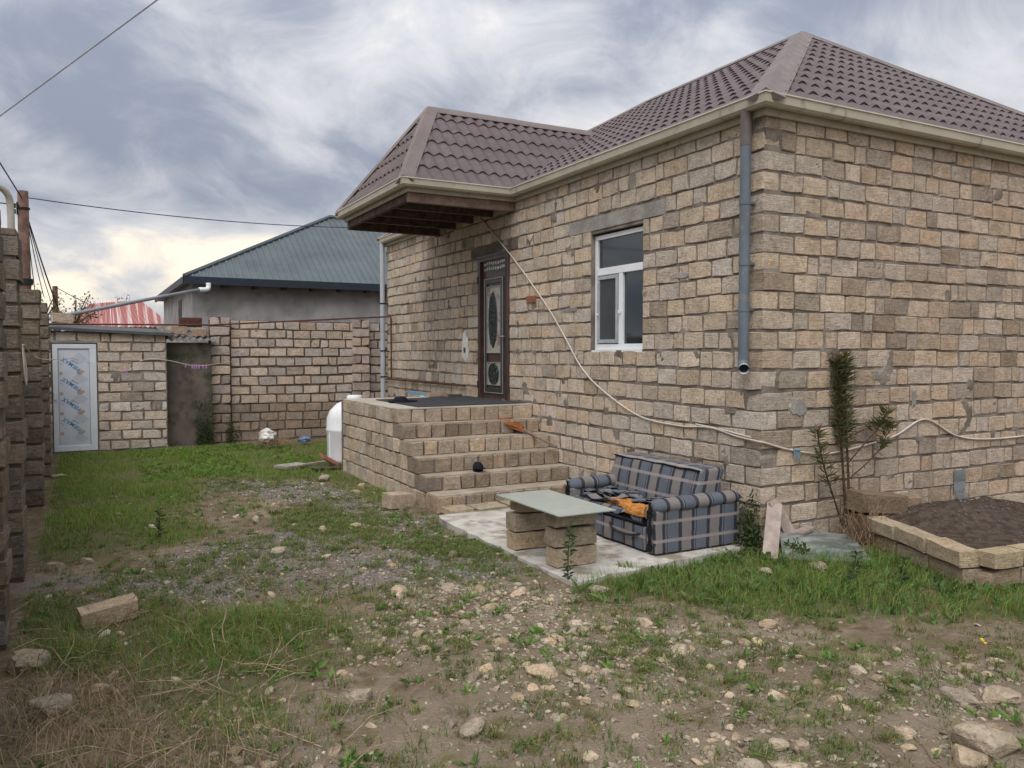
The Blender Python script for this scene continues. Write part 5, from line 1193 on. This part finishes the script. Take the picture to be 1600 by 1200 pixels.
def mesh_strip():
    mb = MB(); pts = []
    for i in range(25):
        t = i / 24; z = .54 - t * .34; x = 2.98 + (.05 * max(0, t - .75) / .25); y = -.03 - .05 * max(0, t - .7) - .008 * math.sin(t * 9); pts.append((x, y, z))
    for i in range(24):
        a, b = pts[i], pts[i + 1]
        for k in range(16):
            xa = k * .0135; mb.quad((a[0] + xa, a[1] - .0, a[2]), (a[0] + xa + .0045, a[1], a[2]), (b[0] + xa + .0045, b[1], b[2]), (b[0] + xa, b[1], b[2]))
        mb.quad((a[0], a[1] - .002, a[2]), (a[0] + .207, a[1] - .002, a[2]), (a[0] + .207, a[1] - .002, a[2] - .005), (a[0], a[1] - .002, a[2] - .005))
    mb.quad(*[(p[0] - .004, p[1] + .004, p[2]) for p in (pts[0], pts[17])], (pts[17][0] + .212, pts[17][1] + .004, pts[17][2]), (pts[0][0] + .212, pts[0][1] + .004, pts[0][2]))
    tag(mb.build('metal_mesh', M['zinc']), 'strip of grey galvanised mesh hanging on the right wall above the soil', 'mesh')
mesh_strip()
# tall weed on the right wall
def tall_weed():
    pl = empty('tall_weed', (1.1, -.10, 0), 'tall leafy weed with brown seed heads growing up the right wall', 'plant'); r = random.Random(17); mb = MB(); P = []; D = []; L = []; C = []
    stems = [([(1.12, -.10, .0), (1.06, -.09, .6), (1.0, -.08, 1.2), (.96, -.07, 1.80)], .016, .50, 1.0), ([(1.14, -.11, .0), (1.12, -.10, .6), (1.08, -.09, 1.2), (1.06, -.08, 1.84)], .016, .55, 1.0), ([(1.08, -.12, .0), (.85, -.14, .45), (.68, -.16, .78), (.58, -.16, 1.12)], .011, .35, .38),
             ([(1.10, -.10, .75), (1.3, -.14, .95), (1.5, -.16, 1.12), (1.62, -.16, 1.28)], .008, .55, .22), ([(1.12, -.11, .60), (1.35, -.17, .78), (1.52, -.2, .95), (1.58, -.2, 1.15)], .007, .5, .22), ([(1.12, -.1, 1.02), (1.4, -.13, 1.12), (1.66, -.16, 1.10)], .006, .5, .18)]
    heads = []
    for pts, rad, lo, dens in stems:
        q = smooth_path(pts, 8); mb.tube(q, [rad * (1 - .6 * i / len(q)) for i in range(len(q))], 6)
        n = int(400 * dens)
        for _ in range(n):
            t = lo + (1 - lo) * r.random() ** .85; i = min(len(q) - 2, int(t * (len(q) - 1))); c = q[i].lerp(q[i + 1], r.random()); a = r.uniform(0, 6.28); d = Vector((math.cos(a), math.sin(a) * .8 - .15, r.uniform(.0, .9))).normalized()
            P.append(tuple(c)); D.append(tuple(d)); L.append(r.uniform(.07, .155)); f = r.uniform(.6, 1.5); C.append((.10 * f, .115 * f, .05 * f) if r.random() > .18 else (.15 * f, .10 * f, .055 * f))
        for _ in range(int(60 * dens)):
            i = r.randrange(0, int(len(q) * lo) + 1); c = q[min(i, len(q) - 1)]; a = r.uniform(0, 6.28); P.append(tuple(c)); D.append(tuple(Vector((math.cos(a), math.sin(a), -.6)).normalized())); L.append(r.uniform(.04, .08)); f = r.uniform(.6, 1.3); C.append((.10 * f, .065 * f, .04 * f))
        heads.append(q[-1])
    mb.build('stem', plain('weed_stem', (.075, .05, .035), .9, .1, var=.3, scale=20), pl)
    leaf_mesh('foliage', np.array(P), np.array(D), np.array(L), np.array(L) * .07, np.array(C), M['leaf'], pl)
    for h in heads:
        n = 60; pp = np.array(h)[None] + nrng.normal(size=(n, 3)) * [.018, .018, .04]; dd = nrng.normal(size=(n, 3)) + [0, 0, .8]; dd /= np.linalg.norm(dd, axis=1)[:, None]
        leaf_mesh('seed_head', pp, dd, nrng.uniform(.015, .035, n), nrng.uniform(.004, .007, n), np.array([[.16, .075, .04]]) * nrng.uniform(.6, 1.3, (n, 1)), M['straw'], pl)['kind'] = 'stuff'
tall_weed()
# ------------------------------------------------------------------ stones, gravel
def gh(x, y): return float(ground_h(np.array([x]), np.array([y]))[0])
def rock_geo(seed, sub):
    r = random.Random(seed); bm = bmesh.new(); bmesh.ops.create_icosphere(bm, subdivisions=sub, radius=1)
    cuts = [(Vector((r.gauss(0, 1), r.gauss(0, 1), r.gauss(0, .7))).normalized(), r.uniform(.55, .85)) for _ in range(7)]
    for v in bm.verts:
        n = float(fbm(v.co.x * 1.5 + seed * 3.1, v.co.y * 1.5 + v.co.z * 1.9, seed, 3)); c = v.co * (.62 + .5 * n + .3 * float(fbm(v.co.x * 4 + seed, v.co.y * 4 + v.co.z * 5, seed + 9, 2)))
        for d, k in cuts:
            e = c.dot(d) - k
            if e > 0: c -= d * e * .9
        v.co = c
    V = np.array([tuple(v.co) for v in bm.verts]); F = [tuple(v.index for v in f.verts) for f in bm.faces]; bm.free(); return V, F
M['rock'] = stone_mat('limestone_rubble', (.33, .275, .21), (.50, .435, .345), .30, (.13, .105, .08), (.20, .165, .125))
def rock_mesh(seed, sub):
    V, F = rock_geo(seed, sub); me = bpy.data.meshes.new('rock'); me.from_pydata(V.tolist(), [], F); me.materials.append(M['rock']); white_tint(me); return me
ROCKS = [rock_mesh(s, 2) for s in range(10)]; BIG = [rock_mesh(30 + s, 3) for s in range(8)]
big_list = [((-6.05, -.02), (.17, .15, .13), 'pale chunk of limestone at the foot of the near left pilaster'), ((-5.93, -.72), (.20, .15, .07), 'broad flat stone half buried in dry grass at lower left'), ((-5.62, -.42), (.07, .05, .04), 'small rounded stone in the grass above the dry straw'), ((-.10, -.78), (.19, .12, .07), 'pale pointed stone in the grass below the glass pane'), ((-.55, -.62), (.12, .08, .05), 'flat stone in the lush grass near the sofa'),
            ((-1.95, -3.38), (.26, .20, .09), 'large flat pale rock at the lower right corner'), ((-1.60, -3.02), (.14, .10, .08), 'tilted rock above the large corner rock'), ((-2.15, -3.42), (.13, .10, .07), 'rock lying left of the large corner rock'), ((-1.35, -3.10), (.15, .12, .08), 'rounded rock at the right edge of the yard'), ((-2.35, -3.55), (.10, .09, .06), 'orange tinged stone near the bottom right'), ((-2.75, -2.98), (.08, .07, .06), 'upright white stone at the bottom of the yard'),
            ((-4.44, -1.42), (.13, .09, .07), 'broad pale stone in the middle left of the foreground'), ((-4.04, -2.03), (.14, .08, .05), 'long pale stone low in the foreground centre'), ((-4.08, 3.5), (.07, .06, .09), 'small white upright stone on the gravel track'), ((-3.15, 2.8), (.09, .07, .05), 'whitish stone on the gravel right of the track'), ((-4.15, 2.0), (.13, .08, .07), 'low hump of stone in the grass by the gravel'), ((-3.50, 1.75), (.08, .06, .05), 'stone at the edge of the dark gravel'), ((-2.15, -.42), (.12, .09, .06), 'stone lying at the corner of the concrete slab'), ((-6.0, 2.35), (.12, .10, .09), 'grey stone beside the second pilaster'), ((-5.75, 2.45), (.10, .07, .05), 'smaller grey stone near the second pilaster'), ((-6.1, 8.25), (.16, .12, .06), 'flat stone at the foot of the farthest pilaster'), ((-2.3, 5.3), (.12, .09, .07), 'stone by the side wall of the landing'), ((-2.55, 4.75), (.10, .08, .06), 'pale stone in the grass beside the steps'), ((-2.62, 6.1), (.17, .12, .09), 'rounded stone mound behind the steps')]
rr_ = random.Random(90)
for i, ((x, y), s, lab) in enumerate(big_list):
    o = link('rock', BIG[i % 8], None, (x, y, gh(x, y) + s[2] * .25), (rr_.uniform(-.2, .2), rr_.uniform(-.2, .2), rr_.uniform(0, 6.28)), (s[0] * .78, s[1] * .74, s[2] * .72)); o.color = tone(rr_, (1.0, .97, .94), .08, 0); tag(o, lab, 'rock')
loose_block((-5.62, .70, gh(-5.6, .7) + .07), (.38, .19, .14), (R(2), R(-6), R(8)), 'stone', 'loose limestone block lying tilted in the grass on the left', seed=77, col=(.86, .78, .68, 1))
def scatter(n, boxes, test, seed):
    g = np.random.default_rng(seed); X = []; Y = []
    for (x0, x1, y0, y1, k) in boxes: X.append(g.uniform(x0, x1, int(n * k))); Y.append(g.uniform(y0, y1, int(n * k)))
    x = np.concatenate(X); y = np.concatenate(Y); p = test(x + g.normal(0, .13, len(x)), y + g.normal(0, .13, len(x))); ok = (g.random(len(x)) < p) & ~covered(x, y); return x[ok], y[ok]
NEAR = (-6.2, .8, -4.6, 1.6, 1.0)
def rub_p(x, y):
    p = .05 + .75 * inside(RUB, x, y, .25, 3) + .55 * inside(BOT, x, y, .2, 4) + .10 * inside(GRAV, x, y); p = p * np.clip((fbm(x * 1.7, y * 1.7, 61, 4) - .36) * 4.5, .04, 1)
    return p * np.where(inside(LUSH, x, y, .1), .1, 1)
x, y = scatter(8500, [NEAR, (-5.6, -2.3, 1.6, 6.8, .25)], rub_p, 7)
sz = np.random.default_rng(8).lognormal(-3.85, .46, len(x)); d_ = np.hypot(x - CAM.x, y - CAM.y); zc_ = (x - CAM.x) * FW.x + (y - CAM.y) * FW.y
app = np.where(zc_ > 2.2, sz / np.maximum(d_, .5), 0); order = np.argsort(-app)
for i in order[:230]:
    s = float(sz[i]); xx, yy = float(x[i]), float(y[i])
    if app[i] <= 0: continue
    o = link('stone', ROCKS[int(i) % 10], None, (xx, yy, gh(xx, yy) + s * .04), (rr_.uniform(-.4, .4), rr_.uniform(-.4, .4), rr_.uniform(0, 6.28)), (s * rr_.uniform(.9, 1.5), s, s * rr_.uniform(.35, .7)))
    o.color = tone(rr_, (1.12, 1.06, 1.0), .16, .15); 
    zone = ('on the gravel track beyond the dirt', 'stones on the gravel track') if yy > .75 else ('on the dirt right in front of the concrete slab', 'stones before the slab') if yy > -1.0 and xx < -2.3 and xx > -4.2 else ('in the grass and straw at the lower left', 'stones at the lower left') if xx < -4.2 else ('on the bare dirt below the lush grass strip', 'stones below the grass strip') if yy > -2.2 else ('in the lower right foreground', 'stones at the lower right')
    tag(o, 'small pale limestone fragment lying loose ' + zone[0], 'stone', zone[1])
def stones_stuff(name, x, y, s, mat, seed, sub=1, tints=None, label=None, zoff=.2):
    g = np.random.default_rng(seed); geos = [rock_geo(200 + k, sub) for k in range(6)]; N = len(x); z = ground_h(x, y); VV = []; FF = []; CC = []; n0 = 0
    for k, (V, F) in enumerate(geos):
        idx = np.where(np.arange(N) % 6 == k)[0]
        if not len(idx): continue
        a = g.uniform(0, 6.28, len(idx)); sx = s[idx] * g.uniform(.8, 1.5, len(idx)); sy = s[idx]; szz = s[idx] * g.uniform(.4, .8, len(idx)); tl = g.uniform(-.5, .5, len(idx))
        v = np.repeat(V[None], len(idx), 0) * np.stack([sx, sy, szz], -1)[:, None]
        v[..., 2] += v[..., 0] * tl[:, None]; c, q = np.cos(a)[:, None], np.sin(a)[:, None]
        v = np.stack([v[..., 0] * c - v[..., 1] * q, v[..., 0] * q + v[..., 1] * c, v[..., 2]], -1) + np.stack([x[idx], y[idx], z[idx] + s[idx] * zoff], -1)[:, None]
        F = np.array(F); VV.append(v.reshape(-1, 3)); FF.append((F[None] + (np.arange(len(idx)) * len(V))[:, None, None] + n0).reshape(-1, 3)); n0 += len(idx) * len(V)
        f = np.clip(g.normal(1, .22, (len(idx), 1)), .45, 1.6); cc = np.concatenate([f * (1 + g.normal(0, .05, (len(idx), 1))), f, f * (1 - g.normal(0.02, .05, (len(idx), 1))), np.ones_like(f)], 1); CC.append(np.repeat(cc, len(V), 0))
    me = bpy.data.meshes.new(name); me.from_pydata(np.concatenate(VV).tolist(), [], np.concatenate(FF).tolist()); at = me.color_attributes.new('tint', 'FLOAT_COLOR', 'POINT'); at.data.foreach_set('color', np.concatenate(CC).ravel()); me.materials.append(mat); tag(link(name, me), label, None, None, 'stuff')
rest = order[230:]; stones_stuff('rubble', x[rest], y[rest], sz[rest], M['rock'], 3, 1, label='small limestone rubble scattered over the yard dirt')
x, y = scatter(30000, [NEAR, (-5.6, -2.3, 1.6, 6.8, .35)], lambda a, b: np.clip(rub_p(a, b) * 1.3, 0, 1), 17); stones_stuff('pebbles', x, y, np.random.default_rng(5).lognormal(-4.7, .40, len(x)), M['rock'], 5, 1, label='tiny limestone pebbles and grit on the dirt')
M['gravel_chip'] = stone_mat('gravel_chip', (.17, .155, .15), (.34, .315, .30), .1, (.05, .045, .045), (.12, .11, .10))
x, y = scatter(30000, [(-6.2, -2.2, .2, 7.2, 1.0)], lambda a, b: inside(GRAV, a, b, .16, 2) * np.clip((fbm(a * 1.9, b * 1.9, 66, 3) - .28) * 3.4, .08, 1), 27); stones_stuff('gravel', x, y, np.random.default_rng(6).lognormal(-4.55, .32, len(x)), M['gravel_chip'], 6, 1, label='dark grey crushed gravel across the yard track')
gx = []; gy = []; gz = []
g_ = np.random.default_rng(44)
def soil_grit():
    n = 600; i = g_.integers(0, 46, n); j = g_.integers(0, 46, n); P = np.array([SOIL[a, b] for a, b in zip(i, j)]) + np.concatenate([g_.normal(0, .02, (n, 2)), np.full((n, 1), .004)], 1)
    V, F = rock_geo(301, 1); s = g_.lognormal(-4.9, .4, n); v = V[None] * s[:, None, None] + P[:, None]; F = np.array(F)
    me = bpy.data.meshes.new('soil_grit'); me.from_pydata(v.reshape(-1, 3).tolist(), [], (F[None] + (np.arange(n) * len(V))[:, None, None]).reshape(-1, 3).tolist()); white_tint(me); me.materials.append(M['gravel']); tag(link('soil_grit', me, PLT), None, None, None, 'stuff')
soil_grit()
# ------------------------------------------------------------------ grass and weeds
def blades(name, x, y, h, wd, lean, cols, mat, label, seed, curl=.5, z0=None):
    g = np.random.default_rng(seed); N = len(x); z = ground_h(x, y) - .004 if z0 is None else z0; a = g.uniform(0, 6.28, N); dx, dy = np.cos(a), np.sin(a); sx, sy = -dy, dx; ln = lean * h
    B = np.stack([x, y, z], -1); S_ = np.stack([sx, sy, np.zeros(N)], -1) * wd[:, None]; Dv = np.stack([dx, dy, np.zeros(N)], -1)
    m = B + Dv * (ln * .35)[:, None] + np.array([0, 0, 1]) * (h * .6)[:, None]; t = B + Dv * (ln * (1 + curl * .4))[:, None] + np.array([0, 0, 1]) * (h * (1 - .25 * lean))[:, None]
    v = np.stack([B - S_, B + S_, m + S_ * .75, m - S_ * .75, t], 1).reshape(-1, 3); b = np.arange(N)[:, None] * 5; F = np.concatenate([b + [0, 1, 2], b + [0, 2, 3], b + [3, 2, 4]], 0)
    me = bpy.data.meshes.new(name); me.vertices.add(len(v)); me.vertices.foreach_set('co', v.ravel()); me.loops.add(F.size); me.loops.foreach_set('vertex_index', F.ravel().astype(np.int32)); me.polygons.add(len(F)); me.polygons.foreach_set('loop_start', np.arange(0, F.size, 3, dtype=np.int32)); me.update(calc_edges=True)
    at = me.color_attributes.new('tint', 'FLOAT_COLOR', 'POINT'); at.data.foreach_set('color', np.repeat(np.concatenate([cols, np.ones((N, 1))], 1), 5, 0).ravel()); me.materials.append(mat); tag(link(name, me), label, None, None, 'stuff')
def greens(n, seed, base=(.075, .125, .030), dry=.08):
    g = np.random.default_rng(seed); f = g.uniform(.55, 1.45, (n, 1)); c = np.array([base]) * f * (1 + g.normal(0, .08, (n, 3))) * np.stack([1 + g.normal(0, .22, n), np.ones(n), 1 + g.normal(0, .25, n)], -1); k = g.random(n) < dry; c[k] = np.array([.24, .19, .085]) * g.uniform(.6, 1.3, (k.sum(), 1)); return np.clip(c, .01, .9)
def clump(x, y, f, seed, lo, k): return np.clip((fbm(x * f, y * f, seed, 3) - lo) * k, 0, 1)
G = np.random.default_rng(100)
x, y = scatter(46000, [(-2.6, 2.0, -3.0, .1, 1.0)], lambda a, b: inside(LUSH, a, b, .10) * (.25 + .75 * clump(a, b, 2.5, 71, .30, 3)), 31); n = len(x)
blades('tall_grass', x, y, G.uniform(.05, .17, n) * (.55 + .7 * clump(x, y, 1.7, 72, .2, 1.6)), G.uniform(.0016, .0032, n), G.uniform(.1, .9, n), greens(n, 1, (.165, .26, .056), .12), M['leaf'], 'lush green grass along the house corner and planter', 1)
x, y = scatter(110000, [(-6.25, -.5, 2.0, 11.9, 1.0)], lambda a, b: inside(LAWN, a, b, .18) * (.12 + .88 * clump(a, b, 1.6, 73, .30, 3)), 32); n = len(x)
blades('lawn_grass', x, y, G.uniform(.04, .11, n) * (.6 + .7 * clump(x, y, 1.1, 74, .2, 1.5)), G.uniform(.0022, .0042, n), G.uniform(.1, .9, n), greens(n, 2, (.18, .28, .052), .14), M['leaf'], 'short bright grass over the back of the yard', 2)
x, y = scatter(50000, [(-6.3, -3.9, -2.2, 2.0, 1.0)], lambda a, b: (inside(FGL, a, b, .20) * 1.0 + inside(MEDB, a, b, .2) * .8) * (.04 + .96 * clump(a, b, 2.2, 75, .40, 4)), 33); n = len(x)
blades('tufted_grass', x, y, G.uniform(.04, .15, n) * (.5 + .8 * clump(x, y, 2.1, 76, .2, 1.5)), G.uniform(.0014, .0030, n), G.uniform(.2, 1.1, n), greens(n, 3, (.17, .255, .058), .18), M['leaf'], 'tufts of green grass in the left foreground', 3)
def tufts(n, boxes, test, seed, per, rad):
    cx, cy = scatter(n, boxes, test, seed); g = np.random.default_rng(seed + 1); k = g.integers(per[0], per[1], len(cx)); R_ = np.repeat(g.uniform(*rad, len(cx)), k)
    x = np.repeat(cx, k) + g.normal(0, 1, k.sum()) * R_; y = np.repeat(cy, k) + g.normal(0, 1, k.sum()) * R_; hs = np.repeat(g.uniform(.5, 1.3, len(cx)), k); hue = np.repeat(g.uniform(.75, 1.25, len(cx)), k); ok = ~covered(x, y); return x[ok], y[ok], hs[ok], hue[ok]
x, y, hs, hue = tufts(34000, [(-6.2, 1.2, -4.6, 7.4, 1.0)], lambda a, b: (.19 + .75 * inside(MEDA, a, b, .2) + .20 * inside(GRAV, a, b) + .20 * inside(RUB, a, b) + .16 * inside(BOT, a, b)) * (.25 + .75 * clump(a, b, 1.5, 77, .42, 4)), 34, (14, 40), (.016, .055)); n = len(x)
blades('sparse_grass', x, y, G.uniform(.02, .065, n) * hs, G.uniform(.0018, .0038, n), G.uniform(.3, 1.5, n), greens(n, 4, (.14, .20, .055), .22) * hue[:, None], M['leaf'], 'sparse grass tufts between the stones', 4)
x, y = scatter(30000, [(-6.2, .9, -4.6, 3.0, 1.0)], lambda a, b: .55 * (.25 + .75 * clump(a, b, 2.2, 85, .35, 3)) * np.where(inside(LUSH, a, b, .1), .1, 1), 36); n = len(x)
c_ = np.array([[.33, .265, .175]]) * G.uniform(.35, 1.3, (n, 1)) * (1 + G.normal(0, .06, (n, 3)))
blades('straw_litter', x, y, G.uniform(.004, .016, n), G.uniform(.0010, .0024, n), G.uniform(2.0, 7.0, n), np.clip(c_, .02, .8), M['straw'], 'short bits of dry straw and litter strewn on the dirt', 7)
# dry straw
x, y = scatter(26000, [(-6.3, -3.4, -2.6, 1.3, 1.0)], lambda a, b: (inside(DRY, a, b, .18) * 1.0 + inside(DRY2, a, b, .2) * .16 + .03) * (.1 + .9 * clump(a, b, 2.6, 78, .33, 3)), 35); n = len(x)
c_ = np.array([[.27, .205, .125]]) * G.uniform(.45, 1.35, (n, 1)) * (1 + G.normal(0, .06, (n, 3)))
blades('dry_grass', x, y, G.uniform(.03, .16, n), G.uniform(.0010, .0022, n), G.uniform(.5, 2.2, n), np.clip(c_, .02, .8), M['straw'], 'matted dry straw in the lower left foreground', 5)
# broad-leaved weeds
def rosettes(name, x, y, size, label, seed, base=(.12, .20, .052), lf=9, up=(.15, .9)):
    g = np.random.default_rng(seed); N = len(x); P = np.repeat(np.stack([x, y, ground_h(x, y) + .004], -1), lf, 0); n = N * lf; a = g.uniform(0, 6.28, n); e = g.uniform(*up, n); D = np.stack([np.cos(a) * np.cos(e), np.sin(a) * np.cos(e), np.sin(e)], -1); L = np.repeat(size, lf) * g.uniform(.5, 1.1, n)
    P = P + g.normal(0, .3, (n, 3)) * np.repeat(size, lf)[:, None] * [1, 1, .1]; f = np.repeat(g.uniform(.7, 1.3, N), lf)[:, None] * g.uniform(.75, 1.25, (n, 1)); c = np.array([base]) * f
    o = leaf_mesh(name, P, D, L, L * g.uniform(.12, .26, n), np.clip(c, .01, .8), M['leaf'], None); tag(o, label, None, None, 'stuff')
x, y = scatter(11000, [(-6.2, 1.0, -4.4, 5.0, 1.0)], lambda a, b: (.08 + .25 * inside(FGL, a, b) + .12 * inside(RUB, a, b) + .10 * inside(BOT, a, b) + .3 * inside(MEDA, a, b)) * clump(a, b, 1.9, 81, .44, 5), 41)
rosettes('broadleaf_weeds', x, y, G.uniform(.03, .085, len(x)), 'low broad-leaved weeds among the stones', 42)
x, y = scatter(6000, [(-5.0, -2.2, 5.2, 11.5, 1.0)], lambda a, b: inside(LAWN, a, b, .18) * .6 * clump(a, b, 1.3, 82, .40, 4), 43)
rosettes('clover', x, y, G.uniform(.04, .09, len(x)), 'bright leafy clover at the back of the lawn', 44, (.13, .225, .042), 7)
x, y = scatter(1500, [(-2.4, 2.0, -2.8, .1, 1.0)], lambda a, b: inside(LUSH, a, b, .1) * .5, 45)
rosettes('lush_weeds', x, y, G.uniform(.05, .12, len(x)), 'leafy weeds in the lush grass by the planter', 46, (.10, .165, .05), 8, (.3, 1.2))
# climbing greenery at wall feet
wx = np.concatenate([G.uniform(-.22, -.06, 26), G.uniform(-3.75, -3.45, 34), G.uniform(-3.2, -2.9, 14), G.uniform(.0, .25, 14)]); wy = np.concatenate([G.uniform(-.12, .06, 26), G.uniform(11.5, 11.68, 34), G.uniform(11.6, 11.8, 14), G.uniform(-.5, -.25, 14)]); wh = np.concatenate([G.uniform(.15, .55, 26), G.uniform(.2, .95, 34), G.uniform(.2, .6, 14), G.uniform(.05, .12, 14)])
P = []; D = []; L = []
for a, b, c in zip(wx, wy, wh):
    for _ in range(26): t = G.random(); P.append((a + G.normal(0, .03), b + G.normal(0, .03), c * t)); q = G.normal(size=3) + [0, 0, .5]; D.append(q / np.linalg.norm(q)); L.append(G.uniform(.03, .08))
n = len(P); tag(leaf_mesh('wall_foot_weeds', np.array(P), np.array(D), np.array(L), np.array(L) * .16, np.array([[.05, .075, .026]]) * G.uniform(.55, 1.4, (n, 1)), M['leaf'], None), 'dark leafy weeds growing at the foot of the walls', None, None, 'stuff')
# dry stalks and twigs
def twigs(name, n, box, seed, label, lens=(.15, .55), rad=.0028, up=.25, test=None, col=(.30, .235, .16)):
    g = random.Random(seed); mb = MB()
    k = 0
    while k < n:
        xx = g.uniform(box[0], box[1]); yy = g.uniform(box[2], box[3])
        if test is not None and not test(np.array([xx]), np.array([yy]))[0]: continue
        if covered(np.array([xx]), np.array([yy]))[0]: continue
        k += 1; a = g.uniform(0, 6.28); L = g.uniform(*lens); e = abs(g.gauss(0, up)); p = Vector((xx, yy, gh(xx, yy) + .008)); pts = [p]
        for s in range(4): a += g.gauss(0, .35); p = p + Vector((math.cos(a) * math.cos(e), math.sin(a) * math.cos(e), math.sin(e) * (1 if s < 2 else .3))) * L / 4; pts.append(p)
        mb.tube(pts, [rad, rad * .95, rad * .85, rad * .7, rad * .4], 4, cap=False)
    m = plain(name + '_wood', col, .9, .1, var=.4, scale=30); tag(mb.build(name, m), label, None, None, 'stuff')
twigs('dry_stalks', 150, (-6.2, -4.6, -2.2, .6), 5, 'pale dry stalks tangled in the left foreground', (.15, .6), .0030, .5)
twigs('fallen_twigs', 130, (-5.0, .2, -4.0, 1.2), 6, 'thin fallen twigs scattered over the dirt', (.10, .55), .0028, .08, col=(.20, .15, .105))
twigs('planter_brush', 60, (.95, 1.35, -.75, -.25), 8, 'dry brush beside the planter blocks', (.15, .45), .003, .9, col=(.24, .165, .11)) if False else None
def brush(name, c, n, spread, hgt, label, seed, col):
    g = random.Random(seed); mb = MB()
    for _ in range(n):
        a = g.uniform(0, 6.28); p = Vector(c) + Vector((g.gauss(0, spread * .3), g.gauss(0, spread * .3), 0)); q = p + Vector((math.cos(a) * spread * g.uniform(.3, 1), math.sin(a) * spread * g.uniform(.3, 1), hgt * g.random())); m = p.lerp(q, .5) + Vector((0, 0, hgt * .4 * g.random())); mb.tube([p, m, q], [.004, .003, .0015], 4, cap=False)
    tag(mb.build(name, plain(name + '_stem', col, .9, .1, var=.35, scale=30)), label, 'brush')
brush('brush_pile', (1.02, -.36, .02), 110, .30, .42, 'dry brown brush beside the tall weed and planter', 3, (.22, .155, .105)); brush('brush_pile', (-2.45, 10.75, .02), 160, .5, .2, 'heap of dry brush under the white bag by the yard wall', 4, (.25, .185, .12))
def thistle(P, h, label, seed):
    t = empty('weed_plant', P, label, 'plant'); g = random.Random(seed); mb = MB(); q = [Vector(P), Vector(P) + Vector((.01, .01, h * .5)), Vector(P) + Vector((.02, -.01, h))]; mb.tube(q, [.006, .005, .003], 5); mb.build('stem', plain('green_stem%d' % seed, (.06, .08, .035), .8), t)
    n = int(70 * h / .4); PP = []; DD = []
    for _ in range(n): PP.append(tuple(q[0].lerp(q[2], g.random()))); a = g.uniform(0, 6.28); DD.append(tuple(Vector((math.cos(a), math.sin(a), g.uniform(-.1, .8))).normalized()))
    L = np.array([g.uniform(.03, .08) for _ in range(n)]); leaf_mesh('foliage', np.array(PP), np.array(DD), L, L * .17, np.array([[.07, .11, .045]]) * nrng.uniform(.6, 1.3, (n, 1)), M['leaf'], t)
thistle((-2.28, -.14, 0), .5, 'slender green weed rising in front of the far stone pier', 1); thistle((.10, -1.45, 0), .22, 'pale thistle like weed in the lush grass near the planter', 2); thistle((-5.1, 3.2, 0), .3, 'dark upright weed standing alone on the gravel track', 3); thistle((-.22, -1.25, 0), .26, 'pale flowering stalk in the lush grass', 4)
mb = MB()
for (a, b) in ((-.72, -2.62), (-.70, -2.60), (-.76, -2.66)): mb.v = mb.v; c = Vector((a, b, gh(a, b) + .07)); mb.tube([c, c + Vector((0, 0, .008))], .009, 8)
o = mb.build('yellow_flowers', plain('yellow_petal', (.65, .48, .02), .7)); tag(o, 'small yellow dandelion heads on the right of the yard', None, None, 'stuff')
print('objects', len(bpy.data.objects), 'tris', sum(len(m.polygons) for m in bpy.data.meshes))
